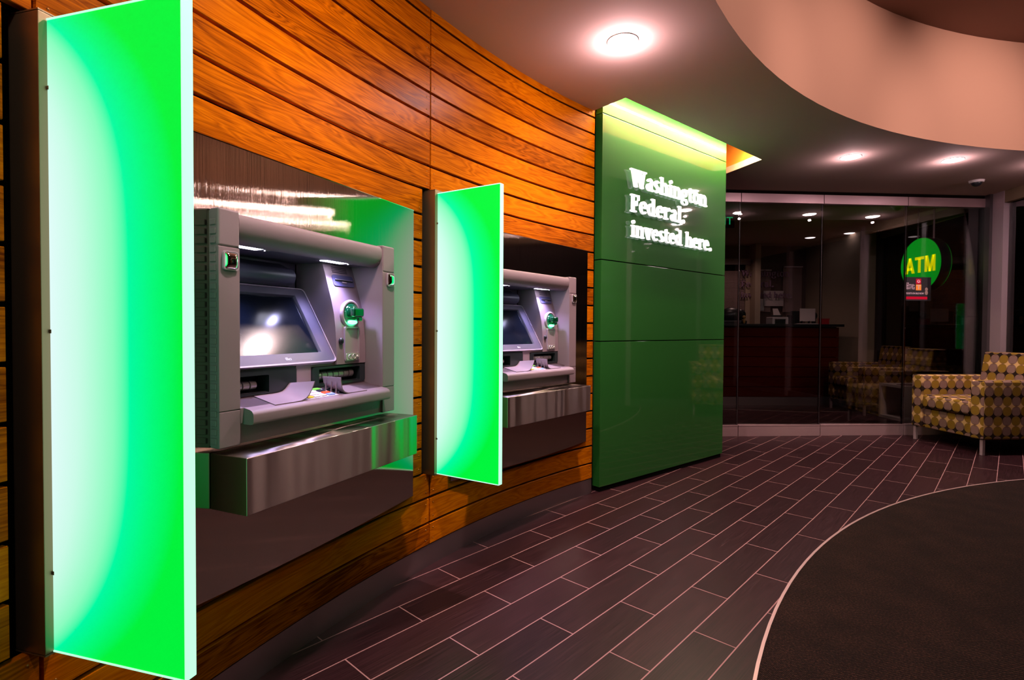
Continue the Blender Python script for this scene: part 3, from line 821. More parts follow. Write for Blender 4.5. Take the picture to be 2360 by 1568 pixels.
    q = MB(); q.box(0.222, 0.317, 0.0036, 0.0052, -0.003, 0.001); bmesh.ops.transform(q.bm, matrix=tilt(1.280), verts=q.bm.verts[:]); B(q, 'slot_mouth', 'black', o)
    q = MB(); q.box(0.222, 0.317, 0.0036, 0.0075, 0.0015, 0.0040, 0.0008, 1); q.box(0.258, 0.282, 0.0036, 0.0065, -0.010, -0.004, 0.001, 1); bmesh.ops.transform(q.bm, matrix=tilt(1.280), verts=q.bm.verts[:]); B(q, 'slot_lip', 'rim', o)
    # card reader
    cz, cx = 1.155, 0.262; cy = sy(cz)
    q = MB()
    q.torus((cx, cy+0.006, cz), (0, 1, 0), 0.046, 0.0075, 40, 10)
    q.prism([Vector((p.x, p.y, p.z)) for p in ellipse(cx, cz, 0.046, 0.046, cy-0.012)], (0, 0.014, 0))
    o = B(q, 'card_reader', 'rim')
    q = MB()
    q.sphere((cx, cy+0.006, cz), 0.040, 0.032, 0.040, 28, 16)
    q.box(cx-0.026, cx+0.034, cy+0.010, cy+0.048, cz-0.012, cz+0.022, 0.008, 4)
    q.box(cx-0.002, cx+0.030, cy+0.010, cy+0.044, cz-0.028, cz-0.010, 0.007, 4)
    B(q, 'card_mouth', 'reader_green', o, label='green translucent card mouth')
    q = MB(); q.sphere((cx-0.006, cy+0.022, cz-0.032), 0.024, 0.012, 0.009, 16, 8); B(q, 'reader_lamp', 'reader_glow', o)
    # clear cover plate under it, with the socket plate, and the black knob
    q = MB(); q.ring(rrect(0.222, 0.304, 0.976, 1.106, 0.008, 0.010), rrect(0.229, 0.297, 1.008, 1.100, 0.003, 0.010), (0, -0.010, 0))
    q.box(0.2285, 0.2975, -0.004, 0.0065, 1.006, 1.102); o = B(q, 'cover_plate', 'clear')
    q = MB(); q.prism(rrect(0.226, 0.300, 0.980, 1.005, 0.006, 0.0095), (0, 0.003, 0))
    q.torus((0.246, 0.013, 0.992), (0, 1, 0), 0.008, 0.002, 20, 8); q.torus((0.270, 0.013, 0.993), (0, 1, 0), 0.009, 0.002, 20, 8)
    q.sphere((0.288, 0.013, 0.991), 0.007, 0.005, 0.007, 14, 8); B(q, 'headphone_socket', 'steel_white', o)
    q = MB(); q.sphere((0.203, 0.008, 1.052), 0.011, 0.009, 0.0125, 18, 12); B(q, 'camera_knob', 'black')
    # mirrors
    for x0, x1, zc in ((-0.346, -0.298, 1.283), (0.374, 0.420, 1.292)):
        q = MB(); q.ring(rrect(x0, x1, zc-0.0265, zc+0.0265, 0.009, 0.0895), rrect(x0+0.0035, x1-0.0035, zc-0.023, zc+0.023, 0.007, 0.0895), (0, -0.007, 0)); o = B(q, 'security_mirror', 'rim')
        q = MB(); t = bmesh.new(); bmesh.ops.create_grid(t, x_segments=14, y_segments=14, size=1)
        for v in t.verts:
            u_, v_ = v.co.x, v.co.y; bl = (1-u_**4)*(1-v_**4)
            v.co = Vector(((x0+x1)/2 + u_*((x1-x0)/2-0.003), 0.087 + 0.011*bl, zc + v_*0.0235))
        q.merge(t); B(q, 'mirror', 'chrome', o)
    # keypad shelf
    tp = [(-0.05, 0.8985), (0.0, 0.889), (0.106, 0.8678), (0.114, 0.8640), (0.1190, 0.8580), (0.1205, 0.8520), (0.1205, 0.8330), (0.1180, 0.8280), (0.1100, 0.8255), (0.0835, 0.8255)]
    b = MB(); 
    b.prism([(-0.279, y, z) for y, z in tp], (0.628, 0, 0)); b.box(-0.290, 0.351, -0.05, 0.082, 0.83, 0.862)
    b.prism([(-0.290, -0.05, 0.8985), (-0.290, 0.0, 0.889), (-0.290, 0.0825, 0.8725), (-0.290, 0.0825, 0.83), (-0.290, -0.05, 0.83)], (0.641, 0, 0))
    tray = B(b, 'keypad_shelf', 'fascia')
    b = MB(); b.prism([(-0.2895, 0.0465, 0.7715), (-0.2895, 0.0735, 0.7715), (-0.2895, 0.0775, 0.829), (-0.2895, 0.0465, 0.829)], (0.640, 0, 0)); B(b, 'lower_fascia', 'fascia')
    def tz(y): return 0.889 - 0.2*y
    sl = Matrix.Rotation(-math.atan(0.2), 4, 'X')
    def ontray(x, y, z): return Matrix.Translation((x, y, tz(y)+z)) @ sl
    q = MB(); q.box(-0.052, 0.090, -0.046, 0.046, 0, 0.0016, 0.0006, 1, mtx=ontray(0, 0.052, 0)); kp = B(q, 'keypad', 'keyplate')
    kcol = {(3, 0): 'key_green', (3, 1): 'key_black', (3, 2): 'key_red', (3, 3): 'key_blue', (0, 3): 'key_yellow'}
    for i, kx in enumerate((-0.034, -0.004, 0.026, 0.063)):
        for j, ky in enumerate((0.020, 0.0415, 0.063, 0.0845)):
            hw = 0.0155 if i == 3 else 0.0125
            q = MB(); q.box(-hw, hw, -0.0085, 0.0085, 0.0016, 0.0055, 0.0016, 2, mtx=ontray(kx, ky, 0)); B(q, 'key', kcol.get((i, j), 'key_white'), kp)
    # left shield: flat foot curving up to a wing
    def shield(prof_f, prof_b, yf, yb, th=0.0035, trim=None):
        q = MB(); n = len(prof_f); A, B2 = [], []
        ny = 9
        grid = []
        for k in range(ny):
            s_ = k/(ny-1); y = yf + (yb-yf)*s_; row = []
            for (xf, hf), (xb, hb) in zip(prof_f, prof_b):
                row.append(Vector((xf + (xb-xf)*s_, y, tz(y) + hf + (hb-hf)*s_)))
            grid.append(row)
        t = bmesh.new(); vs = [[t.verts.new(p) for p in r] for r in grid]
        for a in range(ny-1):
            for c in range(n-1): t.faces.new((vs[a][c], vs[a][c+1], vs[a+1][c+1], vs[a+1][c]))
        bmesh.ops.recalc_face_normals(t, faces=t.faces[:])
        bmesh.ops.solidify(t, geom=t.faces[:], thickness=th)
        q.merge(t); return q
    pf = [(-0.188, 0.003), (-0.11, 0.003), (-0.085, 0.004), (-0.068, 0.009), (-0.054, 0.020), (-0.044, 0.034), (-0.036, 0.048), (-0.031, 0.060)]
    pb = [(-0.180, 0.003), (-0.105, 0.003), (-0.085, 0.004), (-0.070, 0.007), (-0.060, 0.013), (-0.052, 0.020), (-0.046, 0.026), (-0.040, 0.031)]
    q = shield(pf, pb, 0.104, 0.006); B(q, 'keypad_shield', 'fascia')
    pf = [(0.236, 0.003), (0.16, 0.003), (0.132, 0.004), (0.118, 0.009), (0.108, 0.018), (0.103, 0.030), (0.100, 0.046), (0.0985, 0.060)]
    pb = [(0.226, 0.003), (0.15, 0.003), (0.128, 0.004), (0.116, 0.008), (0.107, 0.016), (0.102, 0.026), (0.100, 0.036), (0.0985, 0.044)]
    q = shield(pf, pb, 0.100, 0.020); 
    for y in (0.034, 0.058, 0.080): q.prism([(0.0985, y, tz(y)), (0.0905, y, tz(y)), (0.0975, y, tz(y)+0.045)], (0, 0.0015, 0))
    o = B(q, 'keypad_shield', 'fascia')
    for y in (0.030, 0.092):
        q = MB(); q.cyl((0.0935, y, tz(y)+0.008), (1, 0, 0), 0.0035, 0.001, 12); B(q, 'bolt_hole', 'black', o)
    # its own work lamps
    return root
def atm_lights(p, rz):
    R = Matrix.Translation(p) @ Matrix.Rotation(rz, 4, 'Z')
    for x in (-0.21, 0.185):
        o = lamp('SPOT', 'machine_lamp', R @ Vector((x, -0.005, 1.336)), 14.0, (0.52, 0.50, 1.0), spot_size=math.radians(112), spot_blend=0.8, shadow_soft_size=0.02)
sheet = make_sheet(); sheet['label'] = 'large polished steel panel around the nearer cash machine'
shelf = make_shelf(); shelf['label'] = 'brushed steel box shelf under the nearer cash machine'
atm = make_atm(); atm['label'] = 'larger, nearer cash machine between the two glowing green screens'
sheet2 = copy_tree(sheet); shelf2 = copy_tree(shelf); atm2 = copy_tree(atm)
for o in (sheet2, shelf2, atm2): o.location = p39; o.rotation_euler = (0, 0, r39)
sheet2['label'] = 'dark steel panel around the farther cash machine'
shelf2['label'] = 'brushed steel box shelf under the farther cash machine'
atm2['label'] = 'farther cash machine, partly hidden by the green screen, beside the green sign wall'
atm_lights(p23, r23); atm_lights(p39, r39)

# ------------------------------------------------------------------ green sign wall with its lettering
# slab serif letters, drawn from strokes; cap height 1, x height .72
ST, TH, XH = 0.170, 0.085, 0.72
def g_rect(x0, y0, x1, y1): return [(x0, y0), (x1, y0), (x1, y1), (x0, y1)]
def g_arc(cx, cy, rx, ry, tx, ty, a0, a1, n=14):
    """elliptic ring sector as quads: tx, ty = stroke weight at the sides / at top and bottom"""
    out = []
    for i in range(n):
        a, b_ = math.radians(a0 + (a1-a0)*i/n), math.radians(a0 + (a1-a0)*(i+1)/n)
        f = lambda t, ox, oy: (cx + (rx-ox)*math.cos(t), cy + (ry-oy)*math.sin(t))
        out.append([f(a, 0, 0), f(b_, 0, 0), f(b_, tx, ty), f(a, tx, ty)])
    return out
def g_slant(x0, y0, x1, y1, wd): return [(x0, y0), (x0+wd, y0), (x1+wd, y1), (x1, y1)]
def glyph(c):
    P = []; r = lambda *a: P.append(g_rect(*a)); sf = 0.09
    if c in 'il':
        h = XH if c == 'i' else 1.02
        r(.09, 0, .09+ST, h); r(0, 0, .09+ST+.09, sf); r(0, h-sf, .09, h)
        if c == 'i': P.extend(g_arc(.09+ST/2, .91, .125, .115, .125, .115, 0, 360))
        return P, .09+ST+.09
    if c in 'nh':
        h = XH if c == 'n' else 1.02
        r(.08, 0, .08+ST, h); r(0, 0, .36, sf); r(0, h-sf, .08, h)
        P.extend(g_arc(.40, .44, .27, .29, ST, .15, 0, 150)); r(.67-ST, 0, .67, .45); r(.40, 0, .75, sf)
        return P, .75
    if c == 'o':
        P.extend(g_arc(.31, .36, .31, .375, ST, .10, 0, 360, 28)); return P, .62
    if c == 'e':
        P.extend(g_arc(.30, .36, .30, .375, ST, .10, 0, 318, 26)); r(.12, .33, .585, .42); return P, .60
    if c == 'd':
        P.extend(g_arc(.30, .36, .30, .37, ST, .11, 40, 320, 24)); r(.40, 0, .40+ST, 1.02); r(.30, 1.02-sf, .42, 1.02); r(.60, 0, .70, sf); return P, .70
    if c == 'a':
        r(.33, .10, .33+ST, .50); P.extend(g_arc(.29, .46, .255, .27, ST, .11, 0, 158)); r(.53, 0, .62, .10); r(.36, 0, .56, .12)
        P.extend(g_arc(.25, .21, .25, .225, ST, .09, 60, 330)); return P, .62
    if c == 's':
        P.extend(g_arc(.24, .52, .23, .21, .19, .10, 25, 250)); P.extend(g_arc(.25, .19, .25, .20, .19, .10, -155, 70))
        P.append([(.10, .44), (.22, .52), (.41, .25), (.30, .17)]); return P, .49
    if c == 'g':
        P.extend(g_arc(.28, .46, .27, .265, ST*.9, .09, 0, 360, 24)); r(.42, .60, .64, .71)
        P.append([(.10, .24), (.22, .20), (.18, .02), (.03, .10)]); r(.10, .0, .50, .12)
        P.extend(g_arc(.30, -.10, .31, .20, .13, .08, 0, 360, 24)); return P, .64
    if c == 't':
        r(.10, .12, .10+ST, .88); r(0, XH-.10, .44, XH); P.extend(g_arc(.33, .18, .23, .19, ST, .10, 180, 310)); P.append([(0, .64), (.10, .64), (.20, .90), (.12, .88)]); return P, .46
    if c == 'r':
        r(.08, 0, .08+ST, XH); r(0, 0, .38, sf); r(0, XH-sf, .09, XH); P.extend(g_arc(.42, .46, .22, .28, .12, .15, 55, 170)); P.extend(g_arc(.47, .62, .10, .10, .10, .10, 0, 360)); return P, .57
    if c == 'v':
        P.append(g_slant(.26, 0, .03, XH, .24)); P.append(g_slant(.30, 0, .50, XH, .12)); r(-.03, XH-sf, .34, XH); r(.42, XH-sf, .70, XH); return P, .68
    if c == 'W':
        for x in (.30, .78): P.append(g_slant(x, 0, x-.24, 1, .26)); 
        P.append(g_slant(.36, 0, .56, 1, .11)); P.append(g_slant(.86, 0, 1.06, 1, .11))
        r(-.02, 1-sf, .42, 1); r(.46, 1-sf, .88, 1); r(.96, 1-sf, 1.26, 1); return P, 1.24
    if c == 'F':
        r(.09, 0, .09+ST+.02, 1); r(0, 0, .44, sf); r(0, 1-sf, .66, 1); r(.56, .70, .66, 1); r(.2, .48, .52, .57); r(.43, .38, .52, .67); return P, .68
    if c == '.':
        P.extend(g_arc(.13, .11, .13, .13, .13, .13, 0, 360)); return P, .26
    return P, .30
def letter_line(txt, x0, base, width, cap, depth, yoff, m, parent, sep=0.035):
    tot = 0; items = []
    for ch in txt:
        P, wd = glyph(ch); items.append((ch, P, wd, tot)); tot += wd + sep
    k = width / (tot - sep)
    for ch, P, wd, off in items:
        if not P: continue
        mb = MB()
        for q in P: mb.prism([(x0 + (off+x)*k, yoff, base + y*cap) for x, y in q], (0, -depth, 0))
        mb.build('letter', m, parent, smooth=False)
sign = thing('sign_wall', 'glossy green sign wall with white lettering at the end of the timber wall', 'sign wall', GP, math.atan2(GT.y, GT.x))
GL = 1.613
for z0, z1 in ((0.035, 1.0185), (1.0245, 1.5685), (1.5745, 2.5425), (2.5475, 2.84)):
    b = MB(); b.box(0, GL, -0.001, 0.062, z0, z1, 0.002, 2); b.build('green_panel', 'green_panel', sign)
b = MB(); b.box(0.012, GL-0.012, 0.010, 0.055, 0.0, 2.83); b.build('plinth_core', 'dark', sign)
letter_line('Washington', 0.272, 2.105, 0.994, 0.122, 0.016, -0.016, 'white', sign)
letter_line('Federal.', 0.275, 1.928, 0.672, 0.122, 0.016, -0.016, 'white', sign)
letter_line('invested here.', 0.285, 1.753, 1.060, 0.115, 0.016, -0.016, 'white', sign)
# strip lamp hidden inside the slot; the panel shows its reflection
strip = thing('strip_light', 'long glowing strip light in the ceiling slot above the green sign wall', 'light', GP + Vector((0, 0, 2.72)), math.atan2(GT.y, GT.x))
b = MB(); b.box(0.03, 1.775, -0.106, -0.094, -0.032, -0.027); b.build('led_tape', 'strip', strip)
b = MB(); b.box(0.02, 1.78, -0.112, -0.088, -0.0265, -0.012); b.build('channel', 'rail', strip)

# ------------------------------------------------------------------ ceiling fittings
def downlight(x, y, z, label, dim=False, group='round ceiling downlights', r=0.072):
    t = thing('ceiling_downlight', label, 'ceiling light', (x, y, z), 0, group)
    q = MB(); q.torus((0, 0, -0.001), (0, 0, 1), r+0.003, 0.003, 36, 8); q.build('trim_ring', 'trim_ring', t)
    q = MB(); q.sphere((0, 0, 0), r, r, 0.012, 28, 10); q.build('lens', 'lens_dim' if dim else 'lens', t)
    return t
downlight(DL_A[0], DL_A[1], CEIL, 'bright round ceiling downlight over the cash machines, the largest in view')
downlight(DL_B[0], DL_B[1], CEIL, 'left of the two small ceiling downlights near the glass partition')
downlight(DL_C[0], DL_C[1], CEIL, 'right of the two small ceiling downlights near the glass partition')
downlight(*arc_pos(23.7), CEIL, 'ceiling downlight above the nearer cash machine, out of the picture')
downlight(*arc_pos(8.0), CEIL, 'ceiling downlight above the first boards of the timber wall, out of the picture')
downlight(4.57, 4.56, CEIL, 'ceiling downlight by the window, reflected in the glass partition')
cm = thing('dome_camera', 'small dark dome camera on the ceiling in front of the glass partition', 'camera', (4.44, 5.16, CEIL))
q = MB(); q.cyl((0, 0, -0.022), (0, 0, 1), 0.055, 0.0215, 28, 0.062); q.build('housing', 'trim_ring', cm)
q = MB(); q.sphere((0, 0, -0.022), 0.042, 0.042, 0.035, 24, 12); q.build('dome', 'black', cm)

# ------------------------------------------------------------------ glass partition
GA = Vector((2.352, 5.550, 0)); GD = Vector((0.9977, 0.0680, 0)).normalized()
gr = math.atan2(GD.y, GD.x)
b = MB(); xs = [-0.98, 0.0, 0.889, 1.815, 2.70]
for k, (a, c) in enumerate(zip(xs[:-1], xs[1:])):
    b = MB(); b.box(a+0.003, c-0.003, 0.02, 0.030, 0.10, 2.45)
    mid = Vector(((a+c)/2, 0, 0)); bmesh.ops.translate(b.bm, vec=-mid, verts=b.bm.verts[:]); o = struct('window_1', b, 'glass', smooth=False); o.location = GA + GD*mid.x; o.rotation_euler = (0, 0, 0.012)
    b = MB(); b.box(a+0.003, c-0.003, -0.01, 0.06, 0.0, 0.104, 0.002); b.box(a+0.003, c-0.003, -0.012, 0.062, 0.104, 0.118, 0.002)
    o = struct('trim_4', b, 'rail'); o.location = GA; o.rotation_euler = (0, 0, gr)
    b = MB(); b.box(a+0.003, c-0.003, -0.01, 0.06, 2.425, 2.517, 0.002)
    o = struct('trim_5', b, 'rail'); o.location = GA; o.rotation_euler = (0, 0, gr)
    b = MB(); b.box(c-0.003, c+0.003, 0.018, 0.032, 0.10, 2.45)
    o = struct('trim_6', b, 'mullion_dark'); o.location = GA; o.rotation_euler = (0, 0, gr)
b = MB(); b.box(-1.0, 2.75, 0.0, 0.05, 2.517, 2.55); o = struct('trim_7', b, 'dark'); o.location = GA; o.rotation_euler = (0, 0, gr)

# ------------------------------------------------------------------ window wall on the right
WX = lambda y: 5.085 + 0.10*(y-5.74)
def wpost(name, y0, y1, d0, d1, m, z0=0.0, z1=CEIL):
    b = MB(); b.prism([(WX(y0)+d0, y0, z0), (WX(y1)+d0, y1, z0), (WX(y1)+d1, y1, z0), (WX(y0)+d1, y0, z0)], (0, 0, z1-z0)); return struct(name, b, m, smooth=False)
wpost('trim_8', 5.52, 5.66, -0.03, 0.10, 'mullion')
wpost('trim_8', 5.66, 5.80, -0.06, 0.12, 'mullion_dark')
wpost('trim_9', -5.0, 8.0, -0.02, 0.12, 'mullion_dark', 0.0, 0.10)
wpost('trim_10', -5.0, 8.0, -0.02, 0.14, mat('olive header paint', (0.20, 0.13, 0.08), 0.7), 2.43, 3.6)
for y in (7.70, 3.9, 2.2, 0.5, -1.2, -2.9): wpost('trim_8', y, y+0.07, -0.03, 0.08, 'mullion_dark' if y > 5 else 'mullion')
wpost('trim_8', 4.9, 4.96, 0.02, 0.08, 'mullion_dark')
b = MB(); b.prism([(WX(-5)+0.03, -5, 0.1), (WX(8)+0.03, 8, 0.1), (WX(8)+0.036, 8, 0.1), (WX(-5)+0.036, -5, 0.1)], (0, 0, 2.33)); struct('window_2', b, 'glass', smooth=False)
# ground and lamps outside
b = MB(); b.poly([(5.3, -30, -0.15), (80, -30, -0.15), (80, 80, -0.15), (5.3, 80, -0.15)]); struct('floor', b, 'asphalt', smooth=False)
sl_ = thing('street_lamp', 'orange street lamp pole far outside the window', 'street lamp', (17.5, 20.6, -0.15))
q = MB(); q.cyl((0, 0, 0), (0, 0, 1), 0.07, 3.7, 12, 0.05); q.build('pole', 'orange_pole', sl_)
q = MB(); q.cyl((0, 0, 3.65), Vector((0.8, -0.4, 0.7)), 0.035, 1.7, 10); q.build('arm', 'orange_lamp', sl_)
def far_lamp(x_, y_, z_, r_, m, label, group):
    t = thing('lamp_post', label, 'street lamp', (x_, y_, -0.15), 0, group)
    q = MB(); q.cyl((0, 0, 0), (0, 0, 1), 0.03, z_ + 0.15, 8); q.build('pole', 'black', t)
    q = MB(); q.sphere((0, 0, z_ + 0.15), r_, r_, r_*0.85, 12, 8); q.build('lamp', m, t)
far_lamp(20.5, 22.8, 2.35, 0.06, 'lens_dim', 'tiny white light in the dark street, the upper of two above each other', 'distant white lights')
far_lamp(20.6, 23.0, 1.55, 0.06, 'lens_dim', 'tiny white light in the dark street, the lower of two above each other', 'distant white lights')
far_lamp(22.0, 28.0, 0.95, 0.07, 'orange_lamp', 'tiny orange light far out in the street, the left of two level ones', 'distant orange lights')
far_lamp(25.6, 29.5, 0.95, 0.07, 'orange_lamp', 'tiny orange light far out in the street, the right of two level ones', 'distant orange lights')

# ------------------------------------------------------------------ bank room behind the glass
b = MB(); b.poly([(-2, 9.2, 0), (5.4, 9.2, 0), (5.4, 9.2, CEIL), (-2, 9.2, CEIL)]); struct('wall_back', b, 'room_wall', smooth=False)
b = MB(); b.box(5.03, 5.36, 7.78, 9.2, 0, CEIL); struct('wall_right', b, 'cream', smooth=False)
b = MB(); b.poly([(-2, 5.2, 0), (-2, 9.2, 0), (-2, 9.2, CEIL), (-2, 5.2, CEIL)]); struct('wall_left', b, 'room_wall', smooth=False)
b = MB(); b.poly([(-2.4, -5.0, 0), (5.3, -5.0, 0), (5.3, -5.0, 3.6), (-2.4, -5.0, 3.6)]); struct('wall_front', b, 'cream', smooth=False)
b = MB(); bk = [GP - GN*0.06 + Vector((-0.02, 0.03, 0)), Vector((0.0, 4.6, 0)), Vector((-2, 5.2, 0))]
for p, q in zip(bk[:-1], bk[1:]): b.poly([(p.x, p.y, 0), (q.x, q.y, 0), (q.x, q.y, CEIL), (p.x, p.y, CEIL)])
struct('wall_left', b, 'room_wall', smooth=False)
for x, y, p in ((3.3, 7.5, 5), (1.6, 7.4, 4), (4.2, 6.35, 15), (3.7, 8.5, 12)):  # unseen lamps added to brighten the bank room
    lamp('SPOT', 'bank_fill_beam', (x, y, CEIL-0.03), p, (1.0, 0.62, 0.55), rot=(0, 0, 0), spot_size=math.radians(140), spot_blend=0.9, shadow_soft_size=0.06)
downlight(4.62, 8.35, CEIL, 'small dim ceiling downlight behind the glass, the lower of the far pair', True)
downlight(4.98, 7.95, CEIL, 'small dim ceiling downlight behind the glass, nearest the cream pier', True)

desk = thing('reception_desk', 'long reception desk with red brown boards and a black counter behind the glass', 'desk', (2.3, 7.9, 0))
b = MB()
for k in range(7):
    z0 = 0.125 + k*0.148; b.box(0, 2.52, 0, 0.03, z0, z0+0.140, 0.002)
b.build('board_front', 'desk_wood', desk, boxuv=True)
b = MB(); b.box(0.02, 2.50, 0.03, 0.70, 0, 1.16); b.build('desk_body', 'dark', desk)
b = MB(); b.box(0.0, 2.53, -0.01, 0.02, 0.0, 0.12); b.build('kick_plate', 'kick', desk)
b = MB(); b.box(-0.05, 2.57, -0.05, 0.74, 1.163, 1.20, 0.004); b.build('counter', 'black', desk)
b = MB(); b.box(-0.03, 0.72, -0.06, 0.1, 1.135, 1.162, 0.003); b.build('counter_ledge', 'rail', desk)
CT = 1.20
def simple(name, label, cat, mb, m, loc, rz=0, group=None):
    o = mb.build(name, m); o.location = loc; o.rotation_euler = (0, 0, rz); return tag(o, label, cat, group)
# things on the counter
pr = thing('printer', 'small pale printer with a paper sheet standing on the reception counter', 'printer', (3.98, 8.05, CT))
q = MB(); q.box(-0.12, 0.12, -0.1, 0.1, 0.07, 0.105, 0.01); q.box(-0.12, -0.08, -0.1, 0.1, 0, 0.08, 0.005); q.box(0.08, 0.12, -0.1, 0.1, 0, 0.08, 0.005); q.build('shell', 'printer', pr)
q = MB(); q.box(-0.08, 0.08, -0.08, 0.1, 0.0, 0.06); q.box(-0.075, 0.075, -0.02, 0.06, 0.106, 0.135, 0.01); q.build('tray', 'black', pr)
q = MB(); q.prism([(-0.055, 0.0, 0.13), (0.055, 0.0, 0.13), (0.03, 0.05, 0.235), (-0.045, 0.05, 0.235)], (0, 0.003, 0)); q.build('paper_sheet', 'paper', pr)
q = MB(); q.cyl((0, 0, 0), (0, 0, 1), 0.04, 0.135, 20, 0.045); simple('pen_cup', 'black pen cup beside the pale printer on the reception counter', 'cup', q, 'black', (4.17, 8.05, CT))
q = MB(); q.box(-0.055, 0.055, -0.03, 0.03, 0, 0.20, 0.004); q.box(-0.03, -0.01, -0.034, -0.03, 0.02, 0.18); simple('leaflet_holder', 'tall dark leaflet holder between the pen cup and the white notice', 'holder', q, 'black', (4.27, 8.1, CT))
nt_ = thing('counter_notice', 'white notice standing upright on the reception counter', 'notice', (4.42, 8.02, CT))
q = MB(); q.box(-0.115, 0.115, 0, 0.006, 0.045, 0.235); q.build('sheet', 'paper', nt_)
q = MB(); q.box(-0.09, -0.08, -0.01, 0.03, 0, 0.05); q.box(0.02, 0.03, -0.01, 0.03, 0, 0.05); q.box(-0.1, 0.1, -0.02, 0.04, 0, 0.006); q.build('stand', 'black', nt_)
q = MB(); q.sphere((0, 0, 0.13), 0.05, 0.05, 0.06, 14, 10); q.cyl((0, 0, 0), (0, 0, 1), 0.03, 0.1, 14); simple('desk_fan', 'small dark round object standing behind the white notice', 'desk object', q, 'black', (4.585, 8.15, CT))
q = MB(); q.box(-0.06, 0.06, -0.04, 0.04, 0, 0.075, 0.004); q.box(-0.065, 0.065, -0.045, 0.045, 0.075, 0.085); simple('red_box', 'small red box at the right end of the reception counter', 'box', q, 'red', (4.64, 7.98, CT))
q = MB()
for k in range(3): q.box(-0.16+0.02*k, 0.15-0.02*k, -0.06, 0.06, 0.004*k, 0.004*k+0.003)
simple('paper_stack', 'low stack of loose papers lying under the white notice', 'papers', q, 'paper', (4.36, 7.93, CT))
q = MB(); q.sphere((0, 0, 0.125), 0.19, 0.12, 0.12, 16, 10); q.sphere((0.14, 0, 0.14), 0.08, 0.07, 0.08, 12, 8); q.box(-0.2, 0.2, -0.1, 0.1, 0, 0.05, 0.01)
simple('dark_bag', 'dark rounded bag lying at the left end of the reception counter', 'bag', q, 'black', (3.30, 8.08, CT))
fg = MB(); fg.sphere((0, 0, 0.04), 0.02, 0.02, 0.04, 10, 8); fg.sphere((0, 0, 0.10), 0.025, 0.022, 0.025, 10, 8)
simple('figurine', 'little gold figurine in front of the dark bag on the counter', 'figurine', fg, 'gold', (3.44, 7.95, CT))
# wall items
dr = thing('office_door', 'blinded glass office door in the back wall behind the reception desk', 'door', (3.70, 9.17, 0))
q = MB(); q.box(-0.52, 0.40, -0.05, 0.0, 2.22, 2.32); q.box(0.36, 0.40, -0.05, 0, 0, 2.25); q.box(-0.52, -0.48, -0.05, 0, 0, 2.25); q.build('door_frame', 'mullion', dr)
q = MB()
for k in range(52): q.box(-0.47, 0.26, -0.03, -0.008, 1.0 + k*0.0215, 1.0 + k*0.0215 + 0.015)
q.build('blind', 'blind', dr)
q = MB(); q.box(-0.48, 0.36, -0.006, 0.0, 0, 2.22); q.build('door_leaf', 'dark', dr)
q = MB(); q.box(0.27, 0.355, -0.03, 0, 0, 2.22); q.build('stile', 'cream', dr)
b = MB(); b.box(4.05, 4.14, 8.95, 9.19, 0, CEIL); struct('trim_11', b, 'cream', smooth=False)
for x0, x1, z0, z1, lb in ((4.15, 4.41, 1.42, 2.12, 'left of the two tall pin boards on the back wall behind the glass'), (4.62, 4.94, 1.42, 2.18, 'right of the two tall pin boards on the back wall behind the glass')):
    t = thing('pin_board', lb, 'pin board', ((x0+x1)/2, 9.18, z0), 0, 'pin boards'); h_ = (x1-x0)/2
    q = MB(); q.box(-h_, h_, -0.02, 0, 0, z1-z0); q.build('board', 'board', t)
    q = MB(); q.box(-h_, h_, -0.05, -0.005, z1-z0, z1-z0+0.02); q.build('top_rail', 'paper', t)
q = MB(); q.box(-0.17, 0.17, -0.012, 0, 0, 0.26); simple('lit_patch', 'pale sheet standing for a window-lit patch between the two pin boards', 'sheet', q, 'paper', (4.45, 9.15, 1.52))  # pale sheet stands for a bright window-lit rectangle
q = MB(); q.box(-0.07, 0.07, -0.012, 0, 0, 0.20); simple('framed_notice', 'small framed notice low on the left pin board', 'notice', q, 'table', (4.22, 9.15, 1.44))
bs = thing('lettering_reflection', 'faint mauve reflection of the sign lettering, modelled behind the glass', 'lettering', (3.88, 9.11, 1.62))  # solid letters stand for a ghost reflection of the sign
letter_line('Washington', 0.0, 0.40, 0.82, 0.11, 0.006, 0, 'mauve', bs)
letter_line('Federal.', 0.0, 0.22, 0.555, 0.11, 0.006, 0, 'mauve', bs)
letter_line('invested here.', 0.0, 0.04, 0.87, 0.10, 0.006, 0, 'mauve', bs)
ex = thing('exit_sign', 'small green lit exit sign hanging behind the glass, half hidden by the green sign wall', 'exit sign', (2.50, 6.42, 2.33))
q = MB(); q.box(-0.15, 0.15, 0, 0.03, 0, 0.16, 0.004); q.box(-0.01, 0.01, 0.01, 0.02, 0.16, 0.22); q.build('housing', 'dark', ex)
q = text_mb('EXIT', 0.13, 0.001, 0.25); place(q, Matrix.Translation((-0.125, -0.002, 0.035)) @ UPRIGHT); q.build('letters', 'exit_green', ex)

